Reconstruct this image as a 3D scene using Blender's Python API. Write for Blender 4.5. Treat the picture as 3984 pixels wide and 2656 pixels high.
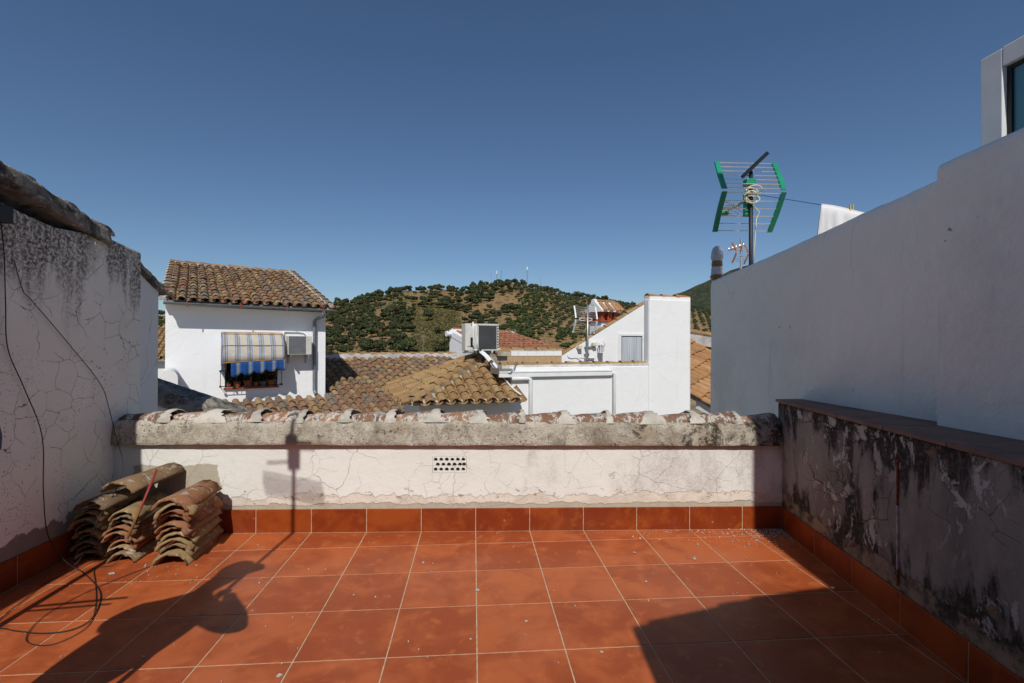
import bpy, bmesh, math, random
from math import radians as R, sin, cos, pi, tan, sqrt, atan2
from mathutils import Vector, Matrix, Quaternion, noise
for o in list(bpy.data.objects): bpy.data.objects.remove(o)
sc = bpy.context.scene
COL = sc.collection
rnd = random.Random(7)

# ------------------------------------------------------------------ camera
cd = bpy.data.cameras.new('camera'); cam = bpy.data.objects.new('camera', cd); COL.objects.link(cam)
cd.sensor_width = 36; cd.lens = 17.1; cd.clip_start = .05; cd.clip_end = 9000
cam.matrix_world = (Matrix.Translation((0, 0, 1.56)) @ Matrix.Rotation(R(-4.503), 4, 'Z')
                    @ Matrix.Rotation(pi / 2 + R(.27), 4, 'X') @ Matrix.Rotation(R(.205), 4, 'Z'))
sc.camera = cam
sc.render.resolution_x = 1024; sc.render.resolution_y = 683
# ------------------------------------------------------------------ world and sun
SUN_EL, SUN_AZ = 44.5, 184.4          # azimuth clockwise from +Y
w = bpy.data.worlds.new('World'); sc.world = w; w.use_nodes = True
nt = w.node_tree; nt.nodes.clear()
sky = nt.nodes.new('ShaderNodeTexSky'); sky.sky_type = 'NISHITA'; sky.sun_disc = False
sky.sun_elevation = R(SUN_EL); sky.sun_rotation = R(SUN_AZ); sky.altitude = 600
sky.air_density = 1.0; sky.dust_density = .5; sky.ozone_density = 4.5
bg = nt.nodes.new('ShaderNodeBackground'); bg.inputs[1].default_value = .070
wo = nt.nodes.new('ShaderNodeOutputWorld')
hs = nt.nodes.new('ShaderNodeHueSaturation'); hs.inputs['Saturation'].default_value = 1.04; nt.links.new(sky.outputs[0], hs.inputs['Color']); nt.links.new(hs.outputs[0], bg.inputs[0]); nt.links.new(bg.outputs[0], wo.inputs[0])
ld = bpy.data.lights.new('sun', 'SUN'); ld.energy = 3.4; ld.angle = R(.53); ld.color = (1, .965, .905)
sun = bpy.data.objects.new('sun', ld); COL.objects.link(sun)
tv = Vector((sin(R(SUN_AZ - 180)) * cos(R(SUN_EL)), cos(R(SUN_AZ - 180)) * cos(R(SUN_EL)), -sin(R(SUN_EL))))
sun.rotation_euler = tv.to_track_quat('-Z', 'Y').to_euler(); sun.location = (-3, -10, 14)
vs = sc.view_settings; vs.view_transform = 'Standard'; vs.look = 'None'; vs.exposure = .14; vs.gamma = 1

# ------------------------------------------------------------------ material kit
class NT:
    def __init__(s, name):
        s.m = bpy.data.materials.new(name); s.m.use_nodes = True; s.t = s.m.node_tree
        s.p = s.t.nodes['Principled BSDF']
    def n(s, typ, **kw):
        x = s.t.nodes.new(typ)
        for k, v in kw.items(): setattr(x, k, v)
        return x
    def l(s, a, b): s.t.links.new(a, b)
    def val(s, sock, v):
        if hasattr(v, 'is_output'): s.l(v, sock)
        else: sock.default_value = v
    def pos(s, scale=(1, 1, 1), obj=False, off=None):
        c = s.n('ShaderNodeTexCoord').outputs['Object'] if obj else s.n('ShaderNodeNewGeometry').outputs['Position']
        mp = s.n('ShaderNodeMapping'); mp.inputs['Scale'].default_value = scale; s.l(c, mp.inputs[0])
        if obj:
            r = s.n('ShaderNodeObjectInfo').outputs['Random']
            q = s.n('ShaderNodeVectorMath', operation='SCALE'); q.inputs[0].default_value = (37, 91, 53); s.l(r, q.inputs['Scale'])
            s.l(q.outputs[0], mp.inputs['Location'])
        return mp.outputs[0]
    def noise(s, vec, scale, det=4, rough=.55, dist=0):
        x = s.n('ShaderNodeTexNoise'); x.inputs['Scale'].default_value = scale; x.inputs['Detail'].default_value = det
        x.inputs['Roughness'].default_value = rough; x.inputs['Distortion'].default_value = dist; s.l(vec, x.inputs['Vector']); return x.outputs['Fac']
    def vor(s, vec, scale, feature='F1', out='Distance'):
        x = s.n('ShaderNodeTexVoronoi', feature=feature); x.inputs['Scale'].default_value = scale; s.l(vec, x.inputs['Vector']); return x.outputs[out]
    def warp(s, vec, scale, amt):
        x = s.n('ShaderNodeTexNoise'); x.inputs['Scale'].default_value = scale; x.inputs['Detail'].default_value = 3; s.l(vec, x.inputs['Vector'])
        a = s.n('ShaderNodeVectorMath', operation='SUBTRACT'); s.l(x.outputs['Color'], a.inputs[0]); a.inputs[1].default_value = (.5, .5, .5)
        b = s.n('ShaderNodeVectorMath', operation='SCALE'); s.l(a.outputs[0], b.inputs[0]); b.inputs['Scale'].default_value = amt
        c = s.n('ShaderNodeVectorMath', operation='ADD'); s.l(vec, c.inputs[0]); s.l(b.outputs[0], c.inputs[1]); return c.outputs[0]
    def math(s, op, a, b=0, c=None):
        x = s.n('ShaderNodeMath', operation=op); s.val(x.inputs[0], a); s.val(x.inputs[1], b)
        if c is not None: s.val(x.inputs[2], c)
        return x.outputs[0]
    def step(s, v, a, b, lo=0, hi=1):     # smooth ramp a..b -> lo..hi
        x = s.n('ShaderNodeMapRange', interpolation_type='SMOOTHSTEP'); s.val(x.inputs[0], v)
        x.inputs[1].default_value = a; x.inputs[2].default_value = b; x.inputs[3].default_value = lo; x.inputs[4].default_value = hi
        return x.outputs[0]
    def mix(s, fac, a, b):
        x = s.n('ShaderNodeMix', data_type='RGBA'); s.val(x.inputs[0], fac)
        for sock, v in ((x.inputs[6], a), (x.inputs[7], b)):
            if hasattr(v, 'is_output'): s.l(v, sock)
            else: sock.default_value = (*v, 1)
        return x.outputs[2]
    def ramp(s, fac, stops, const=False):
        x = s.n('ShaderNodeValToRGB'); s.l(fac, x.inputs[0]); e = x.color_ramp.elements
        if const: x.color_ramp.interpolation = 'CONSTANT'
        e[0].position = stops[0][0]; e[0].color = (*stops[0][1], 1); e[1].position = stops[1][0]; e[1].color = (*stops[1][1], 1)
        for p, c in stops[2:]: k = e.new(p); k.color = (*c, 1)
        return x.outputs[0]
    def xyz(s):
        g = s.n('ShaderNodeNewGeometry').outputs['Position']; x = s.n('ShaderNodeSeparateXYZ'); s.l(g, x.inputs[0]); return x.outputs
    def bump(s, h, st=.3, dist=.01):
        b = s.n('ShaderNodeBump'); b.inputs['Strength'].default_value = st; b.inputs['Distance'].default_value = dist
        s.l(h, b.inputs['Height']); s.l(b.outputs[0], s.p.inputs['Normal'])
    def done(s, col, rough=.8, spec=.3, metal=0):
        if hasattr(col, 'is_output'): s.l(col, s.p.inputs['Base Color'])
        else: s.p.inputs['Base Color'].default_value = (*col, 1)
        s.val(s.p.inputs['Roughness'], rough); s.val(s.p.inputs['Specular IOR Level'], spec); s.p.inputs['Metallic'].default_value = metal
        return s.m

def plain(name, col, rough=.6, spec=.4, metal=0, var=.12, scale=6):
    k = NT(name); f = k.noise(k.pos(), scale, 5, .6)
    d = tuple(c * (1 - var) for c in col); b = tuple(min(1, c * (1 + var)) for c in col)
    return k.done(k.mix(k.step(f, .3, .7), d, b), rough, spec, metal)

def cracks(k, vec, scale, width, mask_lo=.45, mask_hi=.6):
    v = k.warp(vec, scale * 1.7, .35 / scale); v = k.warp(v, scale * 9, .05 / scale)
    d = k.vor(v, scale, 'DISTANCE_TO_EDGE')
    line = k.step(d, width, width * .25)
    return k.math('MULTIPLY', line, k.step(k.noise(vec, scale * .55, 2), mask_lo, mask_hi))

def mat_whitewash(name, col=(.80, .80, .79), dirt=.25, crack=.3, bump=.35):
    k = NT(name); v = k.pos()
    big = k.noise(v, .9, 5, .6); fine = k.noise(v, 45, 3, .7); mid = k.noise(v, 7, 4, .6)
    streak = k.noise(k.pos((5, 5, .5)), 1.0, 4, .6)
    c = k.mix(k.math('MULTIPLY', k.step(big, .45, .75), dirt), col, tuple(x * .80 for x in col))
    c = k.mix(k.math('MULTIPLY', k.step(streak, .6, .8), dirt * .8), c, (.50, .48, .45))
    c = k.mix(k.math('MULTIPLY', k.step(k.vor(k.warp(v, 4, .2), 5.5), .07, .03), k.step(k.noise(v, 1.7, 2), .55, .62, 0, dirt * 1.6)), c, (.36, .34, .31))
    c = k.mix(k.math('MULTIPLY', cracks(k, v, 1.1, .004), crack), c, (.30, .28, .26))
    k.bump(k.math('ADD', k.math('MULTIPLY', fine, .25), k.math('ADD', mid, k.math('MULTIPLY', big, 2.0))), bump, .02)
    return k.done(c, .9, .15)

def mat_leftwall():
    k = NT('cracked_old_whitewash'); v = k.pos(); x, y, z = k.xyz()
    big = k.noise(v, 1.3, 5, .6)
    c = k.mix(k.step(big, .3, .75), (.90, .865, .765), (.78, .745, .645))
    # mould creeping down from the top in ragged tongues
    tongue = k.noise(k.pos((1, 3.2, .55)), 1.5, 6, .62, .4)
    zz = k.step(z, 1.35, 2.45)
    m = k.step(k.math('ADD', k.math('MULTIPLY', tongue, 1.0), k.math('MULTIPLY', zz, .46)), .70, .92)
    gran = k.noise(v, 38, 6, .75)
    m2 = k.math('MULTIPLY', m, k.step(gran, .38, .58, .15, 1))
    c = k.mix(k.math('MULTIPLY', m2, .9), c, (.050, .038, .030))
    bl = k.math('MULTIPLY', k.step(k.noise(v, 7, 8, .75, .5), .58, .66), k.step(z, 1.7, 2.4))
    c = k.mix(bl, c, (.03, .024, .02))
    c = k.mix(k.math('MULTIPLY', k.step(k.noise(v, 5, 7, .7, .4), .60, .64), k.step(z, 2.0, 2.4)), c, (.40, .30, .20))
    # small brown and black specks
    sp = k.step(k.vor(k.warp(v, 9, .1), 26), .20, .12)
    c = k.mix(k.math('MULTIPLY', sp, k.step(k.noise(v, 2.2, 4), .5, .66)), c, (.16, .085, .05))
    sp2 = k.step(k.vor(v, 60), .24, .14)
    c = k.mix(k.math('MULTIPLY', sp2, k.step(k.noise(v, 3.1, 3), .48, .62, 0, .8)), c, (.13, .10, .08))
    cr = k.math('MAXIMUM', cracks(k, v, 2.3, .0065, .47, .57), cracks(k, v, 5.1, .0085, .47, .57))
    c = k.mix(k.math('MULTIPLY', cr, .9), c, (.11, .09, .075))
    # bare render just above the skirting
    edge = k.math('ADD', z, k.math('MULTIPLY', k.math('SUBTRACT', k.noise(v, 4.5, 6, .65), .5), .34))
    bare = k.step(edge, .31, .295)
    c = k.mix(bare, c, k.mix(k.noise(v, 14, 5, .7), (.20, .17, .13), (.36, .31, .25)))
    h = k.math('SUBTRACT', k.math('ADD', k.math('MULTIPLY', gran, .3), big), k.math('ADD', k.math('MULTIPLY', cr, 1.2), k.math('MULTIPLY', bare, .8)))
    k.bump(h, .55, .015)
    return k.done(c, .92, .12)

def mat_parapet():
    k = NT('parapet_limewash'); v = k.pos(); x, y, z = k.xyz()
    big = k.noise(v, 1.1, 4, .6); fine = k.noise(v, 55, 3, .7)
    c = k.mix(k.step(big, .35, .75), (.755, .745, .695), (.685, .67, .615))
    # grey weathering on the right hand part
    g = k.noise(k.pos((1.2, 1, .7)), 2.6, 7, .68); gx = k.step(x, .2, 1.9)
    gm = k.step(k.math('ADD', g, k.math('MULTIPLY', gx, .17)), .56, .74)
    c = k.mix(k.math('MULTIPLY', k.math('MULTIPLY', gm, k.step(k.noise(v, 60, 4, .75), .35, .6, .3, 1)), .6), c, (.42, .37, .34))
    stain = k.math('MULTIPLY', k.step(k.noise(k.pos((3.2, 3, .35)), 1.4, 4, .6), .58, .72), k.step(z, .45, .72))
    c = k.mix(k.math('MULTIPLY', k.math('MULTIPLY', stain, gx), .55), c, (.33, .28, .25))
    cr = k.math('MAXIMUM', cracks(k, v, 2.7, .0055, .46, .56), k.math('MULTIPLY', cracks(k, v, 5.4, .0060, .48, .57), .7))
    c = k.mix(k.math('MULTIPLY', cr, .6), c, (.36, .32, .29))
    sp = k.math('MULTIPLY', k.step(k.vor(v, 17), .07, .04), k.step(k.noise(v, 1.9, 2), .5, .6))
    c = k.mix(sp, c, (.38, .25, .16))
    n1 = k.noise(v, 3.2, 7, .68); n2 = k.noise(v, 5.7, 7, .66)
    e1 = k.math('ADD', z, k.math('MULTIPLY', k.math('SUBTRACT', n1, .5), .28))
    e2 = k.math('ADD', z, k.math('MULTIPLY', k.math('SUBTRACT', n2, .5), .13))
    b1 = k.step(e1, .300, .294); b2 = k.step(e2, .232, .226)
    c = k.mix(b1, c, k.mix(k.step(n2, .4, .65), (.71, .645, .56), (.58, .52, .43)))
    chip = k.math('MULTIPLY', k.step(k.noise(k.pos((1, 1, 1.5)), 13, 5, .6), .63, .645), k.step(z, .37, .33))
    c = k.mix(chip, c, (.45, .37, .26))
    # bare cement patch behind the stacked tiles
    dx = k.math('ABSOLUTE', k.math('ADD', x, 2.42)); px = k.math('ADD', dx, k.math('MULTIPLY', k.math('SUBTRACT', n2, .5), .2))
    patch = k.math('MULTIPLY', k.step(px, .35, .34), k.step(k.math('ADD', z, k.math('MULTIPLY', k.math('SUBTRACT', n1, .5), .10)), .565, .555))
    cem = k.mix(k.noise(v, 11, 5, .7), (.36, .32, .24), (.52, .47, .37))
    c = k.mix(k.math('MAXIMUM', b2, patch), c, cem)
    h = k.math('SUBTRACT', k.math('ADD', k.math('MULTIPLY', fine, .3), k.math('MULTIPLY', k.noise(v, 9, 4), .8)),
               k.math('ADD', k.math('MULTIPLY', cr, 1.0), k.math('ADD', k.math('MULTIPLY', b1, .9), k.math('MULTIPLY', k.math('MAXIMUM', b2, chip), .7))))
    k.bump(h, .55, .014)
    return k.done(c, .9, .14)

def mat_mouldy():
    k = NT('mouldy_peeling_render'); v = k.pos(); x, y, z = k.xyz()
    n1 = k.noise(k.pos((1, 1.5, .6)), 1.5, 6, .62, .3); n2 = k.noise(k.pos((1, 1.5, 1)), 5.2, 9, .74, .35); n3 = k.noise(v, 34, 6, .78)
    c = k.mix(k.step(n1, .38, .62), (.315, .30, .26), (.20, .19, .165))
    dark = k.step(k.math('ADD', k.noise(k.pos((1, 2.0, .60)), 1.8, 9, .70, .3), k.math('MULTIPLY', k.step(k.math('ABSOLUTE', k.math('SUBTRACT', z, .66)), .05, .42), .16)), .545, .645)
    c = k.mix(k.math('MULTIPLY', dark, k.step(n3, .3, .55, .55, 1)), c, (.038, .034, .029))
    pal = k.step(n2, .545, .565); zr = k.step(k.noise(v, .9, 2), .42, .58)
    pal = k.math('MULTIPLY', pal, zr)
    c = k.mix(k.math('MULTIPLY', pal, k.step(n3, .3, .5, .5, 1)), c, (.50, .48, .43))
    och = k.math('MULTIPLY', k.step(k.noise(v, 4.6, 6, .6), .655, .665), 1)
    c = k.mix(och, c, (.25, .17, .09))
    cr = k.math('MAXIMUM', cracks(k, v, 2.0, .007, .48, .58), cracks(k, v, 5.5, .009, .54, .62))
    c = k.mix(k.math('MULTIPLY', cr, .8), c, (.045, .04, .037))
    ln = k.noise(v, 4.2, 7, .66)
    e = k.math('ADD', z, k.math('MULTIPLY', k.math('SUBTRACT', ln, .5), .26))
    base = k.step(e, .30, .292)
    c = k.mix(base, c, k.mix(k.step(k.noise(v, 6, 6, .7), .42, .62), (.30, .24, .17), (.055, .05, .044)))
    h = k.math('ADD', k.math('MULTIPLY', n3, .55), k.math('SUBTRACT', k.math('MULTIPLY', pal, .5), k.math('ADD', k.math('MULTIPLY', cr, 1.4), k.math('ADD', k.math('MULTIPLY', och, .8), k.math('MULTIPLY', base, .6)))))
    k.bump(h, .7, .016)
    return k.done(c, .93, .12)

def mat_mortar(name='lichen_mortar', light=(.56, .50, .43), dark=.5, thr=.5):
    k = NT(name); v = k.pos(); x, y, z = k.xyz()
    n1 = k.noise(v, 3.0, 7, .7, .3); n2 = k.noise(v, 17, 7, .75); n3 = k.noise(v, 70, 4, .8)
    c = k.mix(k.step(n1, .35, .65), light, tuple(q * .62 for q in light))
    c = k.mix(k.step(n2, .52, .66, 0, .75), c, (.66, .61, .55))
    bl = k.math('MULTIPLY', k.step(k.noise(k.warp(v, 6, .1), 5.2, 7, .72, .4), thr, thr + .14), k.step(n2, .38, .56, .25, 1))
    c = k.mix(k.math('MULTIPLY', bl, dark), c, (.045, .038, .030))
    k.bump(k.math('ADD', k.math('MULTIPLY', n3, .7), n2), .8, .02)
    return k.done(c, .95, .1)

def mat_mortar_right():
    # parapet coping: darker lichen towards its right end
    k = NT('parapet_coping_mortar'); v = k.pos(); x, y, z = k.xyz()
    n1 = k.noise(v, 2.6, 7, .7, .3); n2 = k.noise(v, 17, 7, .75); n3 = k.noise(v, 75, 4, .8)
    c = k.mix(k.step(n1, .35, .65), (.70, .635, .52), (.46, .40, .31))
    c = k.mix(k.step(n2, .52, .66, 0, .8), c, (.70, .65, .57))
    c = k.mix(k.step(k.noise(v, 4.1, 7, .72, .6), .50, .66, 0, .55), c, (.36, .255, .15))
    c = k.mix(k.step(k.noise(k.pos((1, 1, .45)), 6.5, 6, .7, .3), .54, .66, 0, .6), c, (.20, .165, .125))
    c = k.mix(k.step(k.noise(v, 9, 6, .75, .4), .5, .62, 0, .6), c, (.30, .26, .215))
    c = k.mix(k.step(n3, .46, .34, 0, .7), c, (.16, .135, .11))
    c = k.mix(k.math('MULTIPLY', k.step(k.vor(k.warp(v, 25, .03), 34), .30, .20), k.step(k.noise(v, 4.4, 3), .46, .60, 0, .75)), c, (.10, .085, .065))
    rr = k.math('ADD', k.noise(k.warp(v, 6, .12), 5.0, 7, .74, .5), k.math('MULTIPLY', k.step(x, .6, 2.6), .17))
    bl = k.math('MULTIPLY', k.step(rr, .56, .66), k.step(n2, .40, .54, .1, 1))
    c = k.mix(k.math('MULTIPLY', bl, .93), c, (.050, .036, .022))
    k.bump(k.math('ADD', k.math('MULTIPLY', n3, .9), n2), .9, .022)
    return k.done(c, .95, .1)

def mat_clay(name, tones, lichen=.4, dark=.4, island=False, pale=(.52, .48, .41), ls=24, lt=.56):
    k = NT(name); v = k.pos(obj=True)
    r = k.n('ShaderNodeNewGeometry').outputs['Random Per Island'] if island else k.n('ShaderNodeObjectInfo').outputs['Random']
    n = len(tones); c = k.ramp(r, [(i / n, t) for i, t in enumerate(tones)], True)
    n1 = k.noise(v, 8, 6, .65, .2); n2 = k.noise(v, ls, 7, .75, .3); n3 = k.noise(v, 90, 3, .7)
    c = k.mix(k.step(n1, .35, .7, 0, .5), c, tuple(q * .55 for q in tones[0]))
    c = k.mix(k.math('MULTIPLY', k.step(n2, lt, lt + .08), lichen), c, pale)
    c = k.mix(k.math('MULTIPLY', k.step(k.noise(v, 11, 7, .72, .6), .54, .66), dark), c, (.040, .030, .022))
    c = k.mix(k.math('MULTIPLY', k.step(k.noise(v, 31, 3, .6), .69, .73), lichen * .8), c, (.42, .20, .04))
    k.bump(k.math('ADD', k.math('MULTIPLY', n3, .4), n2), .6, .006)
    return k.done(c, .9, .15)

def mat_floor(name, cols, rough=.42):
    k = NT(name); v = k.pos()
    r = k.n('ShaderNodeObjectInfo').outputs['Random']
    n1 = k.noise(v, 3.6, 5, .6, .5); n2 = k.noise(v, 11, 4, .6, .3); n3 = k.noise(v, 260, 2, .6)
    c = k.mix(k.step(k.math('ADD', n1, k.math('MULTIPLY', k.math('SUBTRACT', r, .5), .26)), .36, .68), cols[0], cols[1])
    c = k.mix(k.step(n2, .52, .72, 0, .6), c, cols[2])
    dust = k.math('MULTIPLY', k.step(k.noise(v, 1.1, 5, .65), .45, .75), .10)
    c = k.mix(dust, c, (.40, .26, .20))
    spot = k.math('MULTIPLY', k.step(k.vor(k.warp(v, 12, .03), 7.5), .085, .055), k.step(k.noise(v, 3.3, 2), .5, .6, 0, .35))
    c = k.mix(spot, c, (.42, .33, .28))
    spk = k.step(k.vor(k.warp(v, 20, .02), 13), .035, .02, 0, .8)
    c = k.mix(k.math('MULTIPLY', spk, k.step(k.noise(v, 2.1, 2), .5, .6)), c, (.50, .42, .36))
    k.bump(k.math('ADD', k.math('MULTIPLY', n3, .15), n2), .12, .006)
    return k.done(c, k.math('ADD', k.math('MULTIPLY', n2, .22), rough - .1), .28)

M = {}
M['white'] = mat_whitewash('whitewash', (.77, .77, .765))
M['white_h1'] = mat_whitewash('whitewash_house', (.87, .87, .87), .15)
M['white_far'] = mat_whitewash('whitewash_old', (.78, .77, .75), .35, .5)
M['white_tall'] = mat_whitewash('whitewash_tall_wall', (.90, .875, .785), .8, .35, .75)
M['left'] = mat_leftwall(); M['parapet'] = mat_parapet(); M['mould'] = mat_mouldy()
M['mortar'] = mat_mortar(); M['mortar_dark'] = mat_mortar('mortar_dark', (.33, .30, .255), .88, .44); M['mortar_r'] = mat_mortar_right()
M['joint'] = mat_mortar('joint_mortar', (.70, .645, .55), .45, .54)
M['mortar_white'] = mat_mortar('mortar_white', (.72, .70, .66), .25, .58)
T_OLD = [(.30, .19, .095), (.19, .125, .085), (.35, .245, .13), (.25, .125, .07), (.20, .165, .125), (.33, .21, .10), (.235, .155, .10), (.28, .16, .10)]
T_OCH = [(.37, .235, .105), (.32, .19, .085), (.40, .265, .125), (.30, .185, .09), (.36, .22, .095)]
T_ORA = [(.42, .225, .10), (.38, .20, .085), (.45, .26, .125), (.33, .185, .09), (.40, .19, .08)]
T_RED = [(.36, .155, .085), (.32, .135, .075), (.39, .175, .10), (.30, .14, .085)]
M['clay_old'] = mat_clay('clay_old', T_OLD, .5, .45); M['clay_old_pan'] = mat_clay('clay_old_pan', T_OLD + [(.34, .12, .06)], .3, .6, True)
M['clay_och'] = mat_clay('clay_ochre', T_OCH, .12, .6); M['clay_och_pan'] = mat_clay('clay_ochre_pan', T_OCH, .1, .6, True)
M['clay_ora'] = mat_clay('clay_orange', T_ORA, .12, .4); M['clay_ora_pan'] = mat_clay('clay_orange_pan', T_ORA, .1, .5, True)
M['clay_red'] = mat_clay('clay_red', T_RED, .1, .3); M['clay_red_pan'] = mat_clay('clay_red_pan', T_RED, .05, .3, True)
M['clay_cop'] = mat_clay('clay_coping', [(.33, .16, .085), (.20, .12, .08), (.42, .27, .12), (.16, .10, .075), (.30, .17, .10), (.22, .13, .085)], .92, .9, pale=(.60, .55, .49), ls=11, lt=.49)
M['clay_stack'] = mat_clay('clay_stacked', [(.31, .205, .10), (.23, .145, .08), (.36, .245, .125), (.29, .13, .065), (.18, .135, .09), (.34, .21, .105), (.27, .105, .05), (.17, .115, .075)], .6, 1.0, ls=16, lt=.55)
M['floor'] = mat_floor('terracotta_floor', ((.31, .064, .018), (.45, .110, .032), (.51, .142, .043)))
M['skirt'] = mat_floor('terracotta_skirting', ((.20, .030, .006), (.30, .060, .010), (.34, .080, .014)), .38)
M['grout'] = plain('grout', (.50, .38, .25), .95, .1, 0, .2, 30)
M['dark'] = plain('dark_interior', (.012, .012, .012), .9, .1)
M['black'] = plain('black_plastic', (.014, .014, .016), .5, .4)
M['cable'] = plain('black_cable', (.018, .017, .018), .55, .4)
M['steel'] = plain('galvanised_steel', (.42, .43, .44), .42, .5, .8, .15)
M['rod'] = plain('aluminium_rod', (.72, .70, .66), .35, .5, .7, .1)
M['zinc'] = plain('zinc_gutter', (.20, .225, .235), .5, .5, .35, .12)
M['green'] = plain('green_plastic', (.008, .245, .125), .4, .5, 0, .1)
M['orange_pl'] = plain('orange_plastic', (.36, .12, .045), .45, .45)
M['white_pl'] = plain('white_plastic', (.72, .73, .72), .4, .45, 0, .05)
M['cream_pl'] = plain('cream_plastic', (.66, .62, .44), .45, .4, 0, .05)
M['ac'] = plain('ac_casing', (.58, .57, .52), .45, .45, 0, .06)
M['ac_dark'] = plain('ac_dark_coil', (.055, .058, .06), .6, .4, .2, .2, 3)
M['cord_blue'] = plain('blue_cord', (.02, .07, .30), .6, .3)
M['iron'] = plain('black_iron', (.015, .014, .014), .55, .4)
M['redwood'] = plain('red_sill', (.26, .05, .03), .6, .3)
M['awn_bar'] = plain('ochre_piping', (.45, .22, .06), .6, .3)
M['peg'] = plain('wooden_peg', (.62, .46, .20), .7, .2)
M['pot'] = plain('flower_pot_clay', (.34, .10, .045), .8, .2)
M['redflower'] = plain('red_petals', (.55, .03, .03), .6, .2)
M['brickred'] = plain('red_brick', (.36, .075, .03), .85, .15, 0, .2, 14)
M['beige_tile'] = plain('beige_tile', (.46, .31, .17), .6, .3, 0, .06)
M['beige_render'] = mat_mortar('beige_render', (.42, .37, .28), .45, .5)
M['cap'] = plain('terracotta_cap', (.205, .13, .095), .75, .25, 0, .25, 5)
M['plasticwrap'] = plain('grey_plastic_sheet', (.46, .46, .47), .3, .6, 0, .15, 20)
M['tape'] = plain('brown_tape', (.20, .105, .035), .35, .5)
M['skin'] = plain('skin', (.45, .27, .19), .6, .3); M['shirt'] = plain('shirt', (.10, .12, .18), .9, .1); M['trouser'] = plain('trousers', (.07, .07, .08), .9, .1)
def mat_rust():
    k = NT('red_painted_rusty_rod'); x, y, z = k.xyz(); n = k.noise(k.pos(), 40, 4, .7)
    c = k.mix(k.step(z, .33, .40), k.mix(n, (.16, .07, .03), (.34, .18, .06)), (.27, .035, .025)); return k.done(c, .6, .35)
M['rust'] = mat_rust()
def mat_leaf(name, a, b):
    k = NT(name); r = k.n('ShaderNodeNewGeometry').outputs['Random Per Island']; o = k.n('ShaderNodeObjectInfo').outputs['Random']
    c = k.mix(r, a, b); c = k.mix(k.math('MULTIPLY', o, .4), c, tuple(q * .55 for q in a)); return k.done(c, .8, .15)
M['oak'] = mat_leaf('oak_leaves', (.034, .044, .018), (.082, .092, .038))
M['olive'] = mat_leaf('olive_leaves', (.048, .062, .026), (.100, .115, .052))
M['shrub'] = mat_leaf('shrub_leaves', (.085, .085, .030), (.17, .14, .060))
M['bright'] = mat_leaf('bright_leaves', (.030, .052, .014), (.075, .105, .030))
M['bark'] = plain('bark', (.06, .045, .03), .9, .1)
M['geranium'] = mat_leaf('geranium_leaves', (.02, .05, .012), (.05, .10, .025))
M['ground'] = plain('valley_ground', (.26, .20, .12), .95, .1, 0, .3, .1)
M['mast'] = plain('green_mast_steel', (.16, .27, .26), .6, .3); M['mastw'] = plain('white_radome', (.7, .7, .7), .5, .3)
def mat_hill():
    k = NT('dry_hillside'); v = k.pos()
    n1 = k.noise(v, .018, 6, .6, .5); n2 = k.noise(v, .05, 6, .65, .4); n3 = k.noise(v, .55, 5, .7)
    c = k.mix(k.step(n3, .3, .7), (.215, .138, .062), (.29, .195, .094))
    c = k.mix(k.step(n1, .52, .62, 0, .8), c, (.175, .145, .062))
    c = k.mix(k.step(n2, .60, .66, 0, .85), c, (.135, .065, .055))
    c = k.mix(k.step(k.noise(v, .16, 5, .7), .56, .7, 0, .6), c, (.22, .125, .06))
    x, y, z = k.xyz(); bx = k.math('MULTIPLY', k.math('MULTIPLY', k.step(x, -52, -34), k.step(x, -2, -18)), k.step(y, 385, 330))
    c = k.mix(k.math('MULTIPLY', bx, .75), c, k.mix(k.step(n3, .35, .65), (.13, .12, .045), (.20, .15, .07)))
    k.bump(n3, .6, .8); return k.done(c, .95, .08)
M['hill'] = mat_hill()
def mat_mtn():
    k = NT('scrub_mountain'); v = k.pos(); n1 = k.noise(v, .012, 8, .7, .4); n2 = k.noise(v, .05, 6, .75)
    c = k.mix(k.step(n2, .45, .6), (.040, .052, .032), (.075, .085, .05)); c = k.mix(k.step(n1, .62, .68, 0, .7), c, (.25, .20, .15))
    k.bump(n2, 1, 12); return k.done(c, .95, .05)
M['mtn'] = mat_mtn()
def mat_awning():
    k = NT('striped_canvas'); c0 = k.n('ShaderNodeTexCoord').outputs['Object']; s = k.n('ShaderNodeSeparateXYZ'); k.l(c0, s.inputs[0])
    n = k.noise(c0, 5, 5, .6)
    t = k.math('FRACT', k.math('DIVIDE', k.math('ADD', s.outputs[0], k.math('MULTIPLY', n, .02)), .262))
    cr, bl, gr, lg = (.50, .44, .35), (.05, .13, .32), (.24, .215, .175), (.44, .46, .48)
    c = k.ramp(t, [(0, cr), (.26, cr), (.33, lg), (.40, bl), (.45, lg), (.52, gr), (.62, gr), (.68, lg), (.74, bl), (.80, lg), (.88, cr)])
    c = k.mix(k.step(n, .45, .7, 0, .3), c, (.62, .62, .62))
    k.bump(k.noise(c0, 16, 4, .6, .6), .5, .02); return k.done(c, .9, .1)
def mat_valance():
    k = NT('blue_striped_canvas'); c0 = k.n('ShaderNodeTexCoord').outputs['Object']; s = k.n('ShaderNodeSeparateXYZ'); k.l(c0, s.inputs[0])
    t = k.math('FRACT', k.math('DIVIDE', s.outputs[0], .262)); n = k.noise(c0, 30, 5, .7)
    c = k.ramp(t, [(0, (.018, .068, .22)), (.35, (.015, .055, .19)), (.42, (.08, .14, .28)), (.5, (.19, .20, .22)), (.62, (.17, .185, .22)), (.7, (.04, .11, .27)), (.85, (.015, .058, .19))])
    c = k.mix(k.step(n, .62, .75, 0, .5), c, (.45, .5, .58)); return k.done(c, .9, .1)
M['awning'] = mat_awning(); M['valance'] = mat_valance()
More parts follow.
